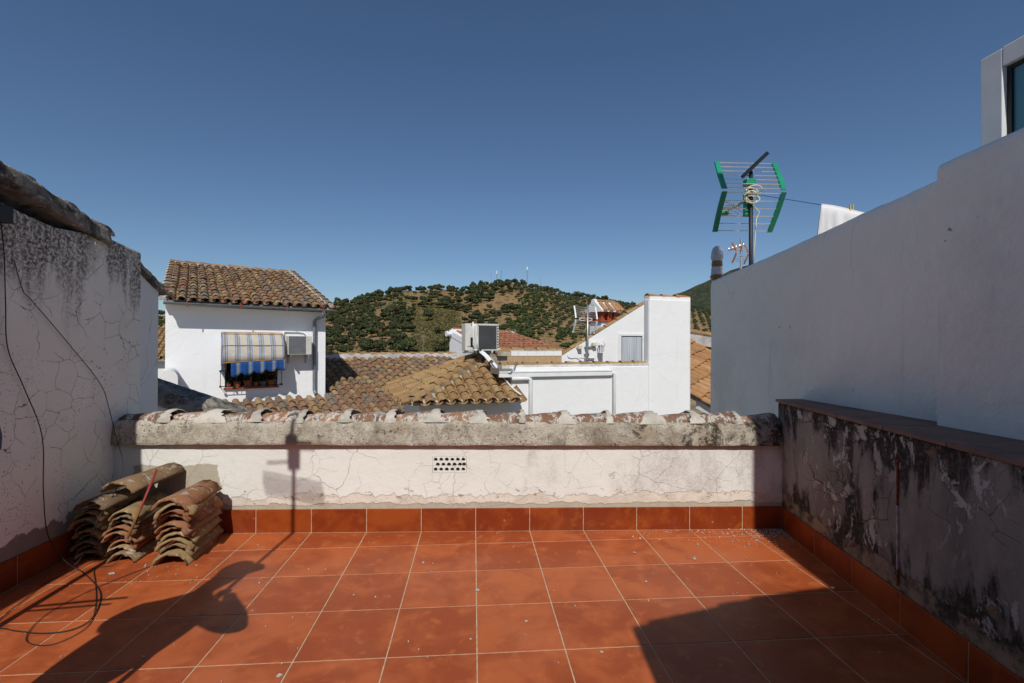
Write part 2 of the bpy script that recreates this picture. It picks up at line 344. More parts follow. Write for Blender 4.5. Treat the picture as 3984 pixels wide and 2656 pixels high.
def mat_towel():
    k = NT('white_terry'); n = k.noise(k.pos(), 160, 3, .7); k.bump(n, .9, .01); return k.done((.82, .80, .79), .95, .05)
M['towel'] = mat_towel()
def mat_glass():
    k = NT('window_glass'); k.p.inputs['Transmission Weight'].default_value = .0
    return k.done((.10, .26, .31), .03, .9)
M['glass'] = mat_glass()
def mat_curtain():
    k = NT('white_curtain'); n = k.noise(k.pos((7, 7, .25)), 3, 4, .6); return k.done(k.mix(k.step(n, .3, .7), (.33, .36, .40), (.52, .55, .58)), .35, .5)
M['curtain'] = mat_curtain()
def mat_grille():
    k = NT('fan_grille'); c0 = k.n('ShaderNodeTexCoord').outputs['Object']; return k.done((.20, .205, .21), .6, .4)
M['fan'] = mat_grille()

# ------------------------------------------------------------------ mesh kit
I4 = Matrix.Identity(4)
def FRM(x, y, deg): return Matrix.Translation((x, y, 0)) @ Matrix.Rotation(R(deg), 4, 'Z')
class MB:
    def __init__(s): s.v = []; s.f = []
    def add(s, vs, fs):
        k = len(s.v); s.v += [tuple(q) for q in vs]; s.f += [tuple(i + k for i in f) for f in fs]
    def box(s, a, b):
        (x0, y0, z0), (x1, y1, z1) = a, b
        s.add([(x0, y0, z0), (x1, y0, z0), (x1, y1, z0), (x0, y1, z0), (x0, y0, z1), (x1, y0, z1), (x1, y1, z1), (x0, y1, z1)],
              [(3, 2, 1, 0), (4, 5, 6, 7), (0, 1, 5, 4), (1, 2, 6, 5), (2, 3, 7, 6), (3, 0, 4, 7)]); return s
    def ext(s, poly, vec):
        n = len(poly); v = Vector(vec); p = [Vector(q) for q in poly]
        nn = Vector((0, 0, 0))
        for i in range(n): nn += p[i].cross(p[(i + 1) % n])
        if nn.dot(v) > 0: p.reverse()
        s.add(p + [q + v for q in p], [tuple(range(n)), tuple(range(2 * n - 1, n - 1, -1))] + [(i, i + n, (i + 1) % n + n, (i + 1) % n) for i in range(n)]); return s
    def tube(s, pts, r, seg=6, cap=True):
        P = [Vector(p) for p in pts]; n = len(P); rr = r if isinstance(r, (list, tuple)) else [r] * n
        t = (P[1] - P[0]).normalized(); a = t.orthogonal().normalized(); vs = []
        for i in range(n):
            t2 = (P[min(i + 1, n - 1)] - P[max(i - 1, 0)]).normalized()
            a = (a - t2 * a.dot(t2)); a = a.normalized() if a.length > 1e-6 else t2.orthogonal().normalized(); b = t2.cross(a)
            vs += [P[i] + (a * cos(2 * pi * k / seg) + b * sin(2 * pi * k / seg)) * rr[i] for k in range(seg)]
        fs = [(i * seg + k, i * seg + (k + 1) % seg, (i + 1) * seg + (k + 1) % seg, (i + 1) * seg + k) for i in range(n - 1) for k in range(seg)]
        if cap: fs += [tuple(range(seg - 1, -1, -1)), tuple((n - 1) * seg + k for k in range(seg))]
        s.add(vs, fs); return s
    def lathe(s, c, prof, seg=12):
        c = Vector(c); vs = []; n = len(prof)
        for r, z in prof: vs += [c + Vector((r * cos(2 * pi * k / seg), r * sin(2 * pi * k / seg), z)) for k in range(seg)]
        fs = [(i * seg + k, i * seg + (k + 1) % seg, (i + 1) * seg + (k + 1) % seg, (i + 1) * seg + k) for i in range(n - 1) for k in range(seg)]
        fs += [tuple(range(seg - 1, -1, -1)), tuple((n - 1) * seg + k for k in range(seg))]
        s.add(vs, fs); return s
    def mesh(s, name, mat, smooth=False):
        me = bpy.data.meshes.new(name); me.from_pydata(s.v, [], s.f); me.materials.append(mat)
        if smooth: me.polygons.foreach_set('use_smooth', [True] * len(me.polygons))
        me.update(); return me
    def build(s, name, mat, parent=None, mtx=I4, smooth=False, bevel=0, **kw):
        return place(name, s.mesh(name, mat if not isinstance(mat, str) else M[mat], smooth), parent, mtx, bevel, **kw)
WM = {}     # world matrix of every object that can be a parent
def place(name, me, parent=None, mtx=I4, bevel=0, label=None, cat=None, group=None, kind=None):
    o = bpy.data.objects.new(name, me); COL.objects.link(o)
    if parent is None and mtx == I4 and me is not None and len(me.vertices):
        xs = [v.co for v in me.vertices]
        c = Vector((sum(p.x for p in xs) / len(xs), sum(p.y for p in xs) / len(xs), min(p.z for p in xs)))
        me.transform(Matrix.Translation(-c)); mtx = Matrix.Translation(c)
    if parent is not None:
        o.parent = parent; o.matrix_parent_inverse = WM[parent.name].inverted()
    o.matrix_basis = mtx; WM[o.name] = mtx.copy()
    if bevel:
        b = o.modifiers.new('bevel', 'BEVEL'); b.width = bevel; b.segments = 2; b.limit_method = 'ANGLE'
    for k, v in (('label', label), ('category', cat), ('group', group), ('kind', kind)):
        if v: o[k] = v
    return o
def thing(name, label, cat, loc=(0, 0, 0), group=None):
    return place(name, None, None, Matrix.Translation(loc), 0, label, cat, group)
def shared(name, me, parent, mtx, **kw): return place(name, me, parent, mtx, 0, **kw)

def barrel(L=.44, r0=.088, r1=.07, th=.013, seg=7, arc=165, rough=0, seed=0, ny=1):
    """half-round clay tile: axis +Y, wide end at y=0, crown up, rim at z=0"""
    q = random.Random(seed); mb = MB(); a0 = R(90 - arc / 2); a1 = R(90 + arc / 2); vs = []
    for j in range(ny + 1):
        y = L * j / ny; r = r0 + (r1 - r0) * j / ny
        for off in (0, -th):
            for i in range(seg + 1):
                a = a0 + (a1 - a0) * i / seg; jit = (q.random() - .5) * rough
                yy = y + ((q.random() - .5) * rough * 3 if j in (0, ny) else 0)
                vs.append(((r + off + jit) * cos(a), yy, (r + off + jit) * sin(a) * .92 - r0 * sin(a0) * .92))
    n = seg + 1; fs = []
    for j in range(ny):
        o0 = j * 2 * n; o1 = (j + 1) * 2 * n
        for i in range(seg):
            fs.append((o0 + i, o1 + i, o1 + i + 1, o0 + i + 1)); fs.append((o0 + n + i, o0 + n + i + 1, o1 + n + i + 1, o1 + n + i))
        fs.append((o0, o0 + n, o1 + n, o1)); fs.append((o0 + seg, o1 + seg, o1 + n + seg, o0 + n + seg))
    for i in range(seg):
        fs.append((i, i + 1, n + i + 1, n + i)); e = ny * 2 * n; fs.append((e + i, e + n + i, e + n + i + 1, e + i + 1))
    mb.add(vs, fs); return mb
TILES = {}
def tile_mesh(kind, mat, var):
    key = (kind, mat, var)
    if key not in TILES:
        mb = barrel(seed=var, rough=.006 if kind == 'roof' else .007, seg=7 if kind == 'roof' else 12, ny=1 if kind == 'roof' else 4)
        TILES[key] = mb.mesh('roof_tile', M[mat], False)
        if kind != 'roof':
            TILES[key].polygons.foreach_set('use_smooth', [True] * len(TILES[key].polygons))
    return TILES[key]
def orient(p, ydir, nrm, scale=1, tilt=0, yaw=0):
    y = Vector(ydir).normalized(); x = y.cross(Vector(nrm)).normalized(); z = x.cross(y)
    m = Matrix((x, y, z)).transposed().to_4x4()
    return Matrix.Translation(p) @ m @ Matrix.Rotation(yaw, 4, 'Z') @ Matrix.Rotation(tilt, 4, 'X') @ Matrix.Scale(scale, 4)
def tile_field(parent, cols, nrm, mat, step=.35, spacing=.235, scale=1.0, pan=True, start_jit=.02, maxn=400, mortar_ends=False):
    """cols: list of (eave point, up-slope unit dir, length).  Cover tiles are single objects, channel tiles between them one joined part"""
    nrm = Vector(nrm).normalized(); cnt = 0; panmb = MB(); rest = MB()
    for ci, (p, d, L) in enumerate(cols):
        p = Vector(p); d = Vector(d).normalized(); n = max(1, int(L / step + .6)); x = d.cross(nrm).normalized()
        j0 = (rnd.random() - .5) * start_jit * 2
        for k in range(n):
            yy = j0 + k * step; sc_ = scale * (.96 + .08 * rnd.random())
            if yy + step > L + .12 and k: break
            q = p + d * yy + nrm * (.035 + .012 * rnd.random()) + x * (rnd.random() - .5) * .014
            mtx = orient(q, d, nrm, sc_, -R(2.4 + rnd.random() * 1.2), (rnd.random() - .5) * .06)
            shared('roof_tile', tile_mesh('roof', mat, rnd.randrange(4)), parent, mtx); cnt += 1
        if pan:
            c = p + x * spacing / 2
            for k in range(n):
                a = c + d * (k * step - .04 + (rnd.random() - .5) * .02); b = c + d * min((k + 1) * step + .02, L + .02); lift = .020
                if (b - a).dot(d) < .08: break
                vs = []
                for e, (q, z0, r) in enumerate(((a, lift, .082 * scale), (b, -.004, .095 * scale))):
                    for i in range(6):
                        t = pi * (i / 5); vs.append(q + x * (-cos(t) * r) + nrm * (z0 + .055 * scale - sin(t) * .055 * scale))
                panmb.add(vs, [(i, i + 1, i + 7, i + 6) for i in range(5)])
    if pan and panmb.v: panmb.build('channel_tiles', mat + '_pan', parent, smooth=False, kind='stuff')
    return cnt
def ridge_tiles(parent, a, b, mat, n=None, scale=1.12, mortar='mortar', up=(0, 0, 1), mrad=.075, name='ridge_tile', drop=0):
    a = Vector(a); b = Vector(b); L = (b - a).length; n = n or max(1, round(L / .37)); st = L / n; d = (b - a) / L
    x = d.cross(Vector(up)).normalized(); u = x.cross(d)
    if mortar:
        mb = MB(); prof = [(-mrad * 1.25, -.06 - drop), (-mrad * 1.15, .035), (0, .06), (mrad * 1.15, .035), (mrad * 1.25, -.06 - drop)]
        mb.ext([a + x * p + u * q for p, q in prof], b - a); mb.build('mortar_bed', mortar, parent)
    for k in range(n):
        q = a + d * (k * st) + u * (.022 + rnd.random() * .008)
        shared(name, tile_mesh('roof', mat, rnd.randrange(4)), parent, orient(q, d, u, 1, -R(2 + rnd.random()), (rnd.random() - .5) * .05) @ Matrix.Diagonal((scale * (.97 + .06 * rnd.random()), st * 1.10 / .44, scale * (.95 + .08 * rnd.random()), 1)))

# ================================================================== SETTING: ground, hill, mountain
mb = MB(); mb.add([(-2500, -600, -6), (2500, -600, -6), (2500, 2600, -6), (-2500, 2600, -6)], [(0, 1, 2, 3)])
mb.build('ground', 'ground', kind='structure')
RIDGE = [(-900, 14), (-432, 21.5), (-357, 24.9), (-296, 27.0), (-218, 32.6), (-142, 36.6), (-126, 38.9), (-108, 43.0), (-92, 47.5), (-77, 51.5), (-63, 53.3), (-52, 52.6), (-38, 55.3), (-25, 54.0), (-11, 52.0), (4, 58.0), (24, 62.0), (34, 61.8), (49, 60.3), (61, 57.0), (73, 54.0), (100, 48.9), (118, 47), (136, 44.6), (153, 42), (172, 40), (199, 39.4), (222, 38.5), (241, 34.5), (273, 28.9), (368, 22.8), (566, 20), (900, 10)]
def ridge_h(x):
    for (a, ha), (b, hb) in zip(RIDGE, RIDGE[1:]):
        if a <= x <= b: t = (x - a) / (b - a); t = t * t * (3 - 2 * t); return ha + (hb - ha) * t
    return 12
def hill_z(x, y):
    yr = 480; s = (y - 175) / (yr - 175); h = ridge_h(x * (480 / max(y, 150)) if y < 480 else x)
    if s <= 0: return -7 + 1.0 * min(0, s)
    if s <= 1: z = -6 + (h + 6) * (.55 * s + .45 * (s * s * (3 - 2 * s)))
    else: z = h - 26 * (1 - math.exp(-(s - 1) * 2.2))
    k = min(1, s * 3) * (1 if s < .9 else max(.25, 1 - abs(s - 1) * 7.5) if s < 1 else .25)
    return z + k * (2.2 * noise.noise(Vector((x * .018, y * .018, 1))) + .9 * noise.noise(Vector((x * .06, y * .06, 5))))
mb = MB(); nx, ny = 230, 90; X0, X1 = -620, 620
ys = [150 + 330 * (j / 66) for j in range(67)] + [480 + 260 * ((j + 1) / 23) for j in range(23)]
for y in ys:
    for i in range(nx + 1): x = X0 + (X1 - X0) * i / nx; mb.v.append((x, y, hill_z(x, y)))
mb.f = [(j * (nx + 1) + i, j * (nx + 1) + i + 1, (j + 1) * (nx + 1) + i + 1, (j + 1) * (nx + 1) + i) for j in range(len(ys) - 1) for i in range(nx)]
mb.build('hill', 'hill', smooth=True, kind='structure')
MT = [(-200, -20), (200, 40), (425, 97), (566, 140), (630, 158), (667, 170), (708, 190), (751, 208), (853, 250), (1000, 290), (1224, 304), (1454, 279), (1851, 212), (2500, 90)]
def mt_h(x):
    for (a, ha), (b, hb) in zip(MT, MT[1:]):
        if a <= x <= b: t = (x - a) / (b - a); return ha + (hb - ha) * t
    return 0
mb = MB(); nx = 180
yy = [1000 + 500 * j / 40 for j in range(41)] + [1560, 1700, 1900]
for y in yy:
    for i in range(nx + 1):
        x = -200 + 2700 * i / nx; s = min(1, (y - 1000) / 500); h = mt_h(x)
        z = -10 + (h + 10) * (s ** 1.15) if y <= 1500 else h - (y - 1500) * .35
        mb.v.append((x, y, z + (5 * noise.noise(Vector((x * .02, y * .02, 3))) + 3 * noise.noise(Vector((x * .07, y * .07, 9)))) * (1 if s > .05 else 0)))
mb.f = [(j * (nx + 1) + i, j * (nx + 1) + i + 1, (j + 1) * (nx + 1) + i + 1, (j + 1) * (nx + 1) + i) for j in range(len(yy) - 1) for i in range(nx)]
mb.build('mountain', 'mtn', smooth=True, kind='structure')

# ================================================================== TERRACE: floor tiles
PA = R(-2.79)
def par_y(x): return 4.073 + tan(PA) * x
RW0, RW1 = Vector((2.62, 3.955)), Vector((2.372, 2.52)); RWD = (RW0 - RW1).normalized(); RWN = Vector((-RWD.y, RWD.x))   # RWN points into the terrace
def rw_x(y): return RW0.x + (y - RW0.y) * RWD.x / RWD.y
def clip(poly, p, n):      # keep side n
    out = []
    for i in range(len(poly)):
        a, b = poly[i], poly[(i + 1) % len(poly)]; da = (a - p).dot(n); db = (b - p).dot(n)
        if da >= 0: out.append(a)
        if da * db < 0: out.append(a + (b - a) * (da / (da - db)))
    return out
LX = -2.92
fl = MB(); fl.ext([(LX - .3, -2.2, -.0022), (3.0, -2.2, -.0022), (3.0, 4.6, -.0022), (LX - .3, 4.6, -.0022)], (0, 0, -.25))
floor = fl.build('terrace_floor', 'grout', kind='structure')
PN = Vector((sin(PA), -cos(PA)))
GW = .0032; gx, gy = .0226, 3.813
for i in range(-1, 13):
    for j in range(-8, 7):
        x0 = gx + .45 * j + GW; x1 = gx + .45 * (j + 1) - GW; y1 = gy - .45 * i - GW; y0 = gy - .45 * (i + 1) + GW
        if i == -1: y1 = 4.6
        P = [Vector((x0, y0)), Vector((x1, y0)), Vector((x1, y1)), Vector((x0, y1))]
        P = clip(P, Vector((0, 4.073)) + PN * .012, PN)
        if P: P = clip(P, RW0 + RWN * .012, RWN)
        if P: P = clip(P, Vector((LX + .012, 0)), Vector((1, 0)))
        if len(P) < 3: continue
        ar = abs(sum(P[k].x * P[(k + 1) % len(P)].y - P[(k + 1) % len(P)].x * P[k].y for k in range(len(P)))) / 2
        if ar < .002: continue
        c = sum(P, Vector((0, 0))) / len(P); tx, ty = (rnd.random() - .5) * .0022, (rnd.random() - .5) * .0022
        top = [Vector((p.x, p.y, 0 + (p.x - c.x) * tx + (p.y - c.y) * ty)) for p in P]
        t2 = [Vector((c.x + (p.x - c.x) * .992, c.y + (p.y - c.y) * .992, p.z)) for p in top]; n = len(P)
        q = MB(); bot = [Vector((p.x, p.y, -.014)) for p in P]; mid = [Vector((p.x, p.y, p.z - .0012)) for p in top]
        q.add(t2 + mid + bot, [tuple(range(n))] + [(k, n + k, n + (k + 1) % n, (k + 1) % n) for k in range(n)] + [(n + k, 2 * n + k, 2 * n + (k + 1) % n, n + (k + 1) % n) for k in range(n)])
        if sum(P[k].x * P[(k + 1) % n].y - P[(k + 1) % n].x * P[k].y for k in range(n)) < 0: q.f = [tuple(reversed(f)) for f in q.f]
        q.build('floor_tile', 'floor', floor)

# ------------------------------------------------------------------ parapet
par = thing('parapet_wall', 'low whitewashed parapet across the terrace with tiled coping and round-holed vent', 'wall', (0, 4.2, 0))
PF = Matrix.Translation((0, 4.073, 0)) @ Matrix.Rotation(PA, 4, 'Z')
xL, xR = LX - .05, 2.66; vx0, vx1, vz0, vz1 = -.338, -.056, .484, .622; H = .78; TH = .30
q = MB()
def grid_wall(q, x0, x1, z0, z1):       # front sheet with gentle unevenness
    q.add([(x0, 0, z0), (x1, 0, z0), (x1, 0, z1), (x0, 0, z1)], [(0, 1, 2, 3)])
for a in ((xL, vx0, -.3, H), (vx1, xR, -.3, H), (vx0, vx1, -.3, vz0), (vx0, vx1, vz1, H)): grid_wall(q, *a)
q.add([(xL, 0, -.3), (xR, 0, -.3), (xR, TH, -4), (xL, TH, -4), (xL, TH, H), (xR, TH, H), (xR, 0, H), (xL, 0, H)], [(2, 3, 4, 5), (4, 7, 6, 5), (1, 2, 5, 6), (3, 0, 7, 4)])
q.add([(vx0, 0, vz0), (vx1, 0, vz0), (vx1, 0, vz1), (vx0, 0, vz1), (vx0, .22, vz0), (vx1, .22, vz0), (vx1, .22, vz1), (vx0, .22, vz1)],
      [(0, 4, 5, 1), (1, 5, 6, 2), (2, 6, 7, 3), (3, 7, 4, 0), (4, 7, 6, 5)])
q.build('wall_body', 'parapet', par, PF)
# vent block: plate with round holes, built hole by hole from ring sectors
def vent():
    bm = bmesh.new(); x0, x1, z0, z1 = vx0 + .002, vx1 - .002, vz0 + .002, vz1 - .002; ed = []
    def loop(pts):
        vs = [bm.verts.new(p) for p in pts]
        for i in range(len(vs)): ed.append(bm.edges.new((vs[i], vs[(i + 1) % len(vs)])))
    loop([(x0, 0, z0), (x1, 0, z0), (x1, 0, z1), (x0, 0, z1)])
    holes = []
    for r_, zz in enumerate((vz1 - .028, vz1 - .069, vz1 - .110)):
        for c_ in range(6):
            cx = vx0 + .026 + c_ * .046 + (.018 if r_ == 1 else 0)
            if cx > x1 - .018: cx = x1 - .0185
            holes.append((cx, zz))
    for cx, zz in holes:
        q_ = random.Random(int(cx * 9999)); rr = .0155 + .0015 * q_.random()
        loop([(cx + rr * cos(2 * pi * k / 12) * (1 + .08 * (q_.random() - .5)), 0, zz + rr * sin(2 * pi * k / 12)) for k in range(12)])
    bmesh.ops.triangle_fill(bm, edges=ed, use_beauty=True)
    f = bm.faces[:]; bmesh.ops.recalc_face_normals(bm, faces=f)
    g = bmesh.ops.extrude_face_region(bm, geom=f)
    for v in [e for e in g['geom'] if isinstance(e, bmesh.types.BMVert)]: v.co.y += .06
    bmesh.ops.recalc_face_normals(bm, faces=bm.faces[:])
    me = bpy.data.meshes.new('vent_block'); bm.to_mesh(me); bm.free(); me.materials.append(M['parapet']); return me
place('vent_block', vent(), par, PF @ Matrix.Translation((0, -.002, 0)))
# coping mortar: lumpy long body following the parapet
def lumpy(name, prof_fn, n, x0, x1, mat, parent, mtx, amp=.008, seed=0, sub=5):
    q = MB(); rows = []
    for i in range(n + 1):
        x = x0 + (x1 - x0) * i / n; pr = prof_fn(x); dense = []
        for k in range(len(pr) - 1):
            for s_ in range(sub): t = s_ / sub; dense.append((pr[k][0] + (pr[k + 1][0] - pr[k][0]) * t, pr[k][1] + (pr[k + 1][1] - pr[k][1]) * t))
        dense.append(pr[-1]); row = []
        for (y, z) in dense:
            d = amp * noise.noise(Vector((x * 7, y * 7 + seed, z * 7))) + amp * .6 * noise.noise(Vector((x * 22, y * 22 + seed, z * 22)))
            row.append((x, y - d, z + d * .7))
        rows.append(row)
    m = len(rows[0]); q.v = [v for r in rows for v in r]
    q.f = [(i * m + k, (i + 1) * m + k, (i + 1) * m + k + 1, i * m + k + 1) for i in range(n) for k in range(m - 1)]
    q.f += [tuple(range(m)), tuple(n * m + m - 1 - k for k in range(m))]
    return q.build(name, mat, parent, mtx, smooth=True)
def cop_prof(x):
    dz = .012 * (-x) / 2.8
    return [(TH + .03, .72 + dz), (-.045, .72 + dz), (-.048, .735 + dz), (-.022, .890 + dz), (.0, .908 + dz), (.25, .908 + dz), (.31, .87 + dz), (TH + .04, .74 + dz), (TH + .03, .72 + dz)]
lumpy('coping_mortar', cop_prof, 220, LX, 2.60, 'mortar_r', par, PF, .011, 3)
NT_ = 15; stepx = (2.60 - LX) / NT_
for k in range(NT_):
    x = 2.60 - (k + 1) * stepx; dz = .012 * (-x) / 2.8 + (rnd.random() - .5) * .012
    m = PF @ Matrix.Translation((x + stepx * 1.0 + .012, .125 + (rnd.random() - .5) * .012, .884 + dz)) @ Matrix.Rotation(pi / 2, 4, 'Z') @ Matrix.Rotation((rnd.random() - .5) * .05, 4, 'Z') @ Matrix.Rotation(R(-1.2 - 2.2 * rnd.random()), 4, 'X')
    m = m @ Matrix.Diagonal((1.60 + .1 * rnd.random(), .93, 1.28 + .14 * rnd.random(), 1))
    shared('coping_tile', tile_mesh('near', 'clay_cop', k % 5), par, m)
    # ragged mortar collar over each joint
    if k < NT_ - 1:
        c = MB(); big_ = (k * 7) % 5 / 4; pts = []; q_ = random.Random(k + 40); hw = .024 + .030 * q_.random(); ns = 18; nw = 5
        for i in range(nw + 1):
            for s_ in range(ns + 1):
                a = pi * (.06 + .88 * s_ / ns); rr = 1.02 + .025 * q_.random() + .03 * noise.noise(Vector((s_ * .5, i * .8, k))) + (.008 if 0 < i < nw else -.07)
                xx = (i / nw - .5) * 2 * hw + .012 * (q_.random() - .5) + .010 * noise.noise(Vector((s_ * .7, k * 3, i * .1)))
                pts.append((x + .02 + xx * (.55 + .35 * big_ + (1.6 * big_ + .3) * abs(cos(a)) ** 2 + .5 * noise.noise(Vector((s_ * .9, k * 5, 2)))), .125 - rr * .147 * cos(a), .880 + dz + rr * .108 * sin(a)))
        c.add(pts, [(i * (ns + 1) + s_, (i + 1) * (ns + 1) + s_, (i + 1) * (ns + 1) + s_ + 1, i * (ns + 1) + s_ + 1) for i in range(nw) for s_ in range(ns)])
        c.build('mortar_joint', 'joint', par, PF, smooth=True)
# skirting tiles on the parapet
def skirting(parent, mtx, x0, x1, joints, seedz=0):
    js = [x0] + [j for j in sorted(joints) if x0 + .02 < j < x1 - .02] + [x1]
    for a, b in zip(js, js[1:]):
        q = MB(); q.box((a + .0025, -.012, .002), (b - .0025, .02, .19)); q.build('skirting_tile', 'skirt', parent, mtx, bevel=.0025)
    q = MB(); q.box((x0, -.0095, -.008), (x1, .018, .1885)); q.build('skirting_grout', 'grout', parent, mtx)
skirting(par, PF, LX + .012, 2.605, [gx + .45 * j for j in range(-7, 7)])

# ------------------------------------------------------------------ left boundary wall
lw = thing('boundary_wall', 'tall cracked old white wall on the left, mould running down from its top', 'wall', (-3.1, 3, 0))
tops = [(0.0, 2.50), (3.0, 2.46), (3.24, 2.43), (3.5, 2.385), (3.65, 2.365), (3.9, 2.385), (4.15, 2.40), (4.35, 2.375), (4.53, 2.355)]
q = MB(); poly = [(LX, -1.5, -.3), (LX, 4.53, -.3), (LX, 4.53, -4)] ; poly = [(LX, -1.5, -4), (LX, 4.53, -4)] + [(LX, y, z) for y, z in reversed(tops)] + [(LX, -1.5, 2.5)]
q.ext(poly, (-.55, 0, 0)); q.build('wall_body', 'left', lw, bevel=.02)
LF = Matrix.Translation((LX, 0, 0)) @ Matrix.Rotation(pi / 2, 4, 'Z')       # local x = +Y, local -y = into terrace (+X)
skirting(lw, LF, -1.4, 4.19, [gy - .45 * i for i in range(-1, 13)])
# raking coping: mortar bed and tiles rising towards the viewer
SL = (2.62 - 2.40) / (4.15 - 3.25)
def lcop(y): z = 2.405 + (4.13 - y) * SL; return [(.42, z - .075), (-.035, z - .075), (-.04, z - .065), (-.022, z + .045), (.04, z + .06), (.3, z + .06), (.42, z + .02), (.42, z - .075)]
lumpy('coping_mortar', lcop, 120, .4, 4.12, 'mortar_dark', lw, LF, .016, 9)
for k in range(11):
    y = 4.16 - k * .345; z = 2.405 + (4.13 - y) * SL
    m = Matrix.Translation((LX - .075, y, z + .0)) @ Matrix.Rotation(R(.0), 4, 'Z')
    d = Vector((0, -1, SL)); m = orient((LX - .10, y + .02, z + .022), d, (0, SL, 1), 1.0, -R(4.2), (rnd.random() - .5) * .05) @ Matrix.Diagonal((1.35, .93, 1.35, 1))
    shared('coping_tile', tile_mesh('near', 'clay_cop', (k * 2) % 5), lw, m)
# lower end of the boundary wall beyond the parapet
q = MB(); q.ext([(-2.975, 4.50, -4), (-2.975, 4.86, -4), (-2.975, 4.86, 2.06), (-2.975, 4.50, 2.25)], (-.5, 0, 0)); q.build('wall_end', 'white_far', lw, bevel=.015)
SL2 = (2.25 - 2.06) / .36
def lcop2(y): z = 2.24 - (y - 4.5) * SL2; return [(.45, z - .02), (-.02, z - .02), (-.028, z), (-.01, z + .08), (.10, z + .10), (.3, z + .10), (.45, z + .04), (.45, z - .02)]
lumpy('coping_mortar', lcop2, 24, 4.48, 4.90, 'mortar_dark', lw, Matrix.Translation((-2.975, 0, 0)) @ Matrix.Rotation(pi / 2, 4, 'Z'), .014, 21)
for k in range(2):
    y = 5.03 - k * .33; z = 2.24 - (y - 4.5) * SL2
    shared('coping_tile', tile_mesh('near', 'clay_cop', k + 1), lw, orient((-3.03, y, z + .03), (0, -1, SL2), (0, SL2, 1), .95, -R(4)) @ Matrix.Diagonal((1.1, .9, 1.0, 1)))
# hooks and black box
for (y, z) in ((3.392, 2.247), (3.919, 2.287)):
    q = MB(); q.tube([(LX, y, z), (LX + .035, y, z), (LX + .05, y + .004, z + .006), (LX + .05, y + .01, z + .034)], .005, 6); q.build('hook', 'white_pl', lw)
q = MB(); q.box((LX, 3.05, 2.295), (LX + .06, 3.262, 2.40)); q.build('junction_box', 'black', None, bevel=.004, label='small black junction box at the left edge under the coping', cat='junction box')

# raking wall with dark coping behind the left corner of the parapet
rk = thing('raking_wall', 'short wall with black-stained sloping coping behind the left end of parapet', 'wall', (-2.9, 5.3, 0))
q = MB(); q.ext([(-3.6, 5.22, -4), (-2.2, 5.22, -4), (-2.2, 5.22, .60), (-3.6, 5.22, 1.10)], (0, .3, 0)); q.build('wall_body', 'white_far', rk)
def rcop(x): z = 1.02 - (x + 3.35) * .345; return [(.40, z - .04), (-.06, z - .04), (-.065, z), (-.03, z + .10), (.05, z + .15), (.22, z + .16), (.36, z + .10), (.40, z - .04)]
lumpy('coping_mortar', rcop, 60, -3.6, -2.22, 'mortar_dark', rk, Matrix.Translation((0, 5.24, 0)), .02, 33)

# ------------------------------------------------------------------ right low wall
rw = thing('side_wall', 'low peeling mould-blackened wall with flat terracotta cap on the right', 'wall', (2.5, 2.5, 0))
y0, y1 = .36, 4.03
q = MB(); q.ext([(rw_x(y0), y0, -.3), (rw_x(y1), y1, -.3), (3.0, y1, -.3), (3.0, y0, -.3)], (0, 0, 1.36)); q.build('wall_body', 'mould', rw, bevel=.012)
ns = 8
for k in range(ns):
    a = y0 + (y1 + .012 - y0) * k / ns; b = y0 + (y1 + .012 - y0) * (k + 1) / ns
    q = MB(); q.ext([(rw_x(a) - .018, a + .002, 1.064), (rw_x(b) - .018, b - .002, 1.064), (3.0, b - .002, 1.064), (3.0, a + .002, 1.064)], (0, 0, .024 + .002 * rnd.random())); q.build('cap_slab', 'cap', rw, bevel=.004)
ang = atan2(-RWD.y, -RWD.x)
RF = Matrix.Translation((RW0.x, RW0.y, 0)) @ Matrix.Rotation(ang, 4, 'Z')      # x runs towards the viewer; -y must face terrace
skirting(rw, RF, .012, 3.55, [.10 + .45 * i for i in range(9)])

# ------------------------------------------------------------------ tall white wall on the right
tw = thing('tall_white_wall', 'tall white house wall in shade rising behind the stained low wall', 'wall', (3, 4, 0))
q = MB(); q.ext([(2.85, 2.60, -4), (2.85, 5.65, -4), (2.85, 5.66, 2.325), (2.85, 5.2, 2.36), (2.85, 4.28, 2.437), (2.85, 3.8, 2.487), (2.85, 3.41, 2.53), (2.85, 2.60, 2.60)], (.20, 0, 0)); q.v = [(v[0] + (.012 if v[0] < 2.9 else 0), v[1], v[2] - .004) for v in q.v]; q.build('wall_core', 'white_tall', tw, bevel=.01)
def troweled(x, y0, y1, zb, top, name, amp):
    q = MB(); ny, nz = 110, 70
    for j in range(ny + 1):
        y = y0 + (y1 - y0) * j / ny; zt = top(y) + .006 * noise.noise(Vector((y * 3.1, 1, 0))) + .004 * noise.noise(Vector((y * 11, 4, 0)))
        for k in range(nz + 1):
            z = zb + (zt - zb) * k / nz
            d = amp * (noise.noise(Vector((y * 1.1, z * 1.3, x))) + .55 * noise.noise(Vector((y * 3.3, z * 4.2, x + 3))) + .3 * noise.noise(Vector((y * 9, z * 12, x + 7))))
            rnd_ = .018 * max(0, (k - nz + 2) / 2) ** 2
            q.v.append((x + d + rnd_, y, z))
    n = nz + 1
    for j in range(ny + 1): y = y0 + (y1 - y0) * j / ny; v = q.v[j * n + nz]; q.v.append((v[0] + .19, y, v[2] + .004))
    q.f = [(j * n + k, j * n + k + 1, (j + 1) * n + k + 1, (j + 1) * n + k) for j in range(ny) for k in range(nz)]
    b = (ny + 1) * n; q.f += [(j * n + nz, b + j, b + j + 1, (j + 1) * n + nz) for j in range(ny)]
    q.build(name, 'white_tall', tw, smooth=True)
TP = [(2.60, 2.60), (3.41, 2.53), (3.8, 2.487), (4.28, 2.437), (5.2, 2.36), (5.66, 2.325)]
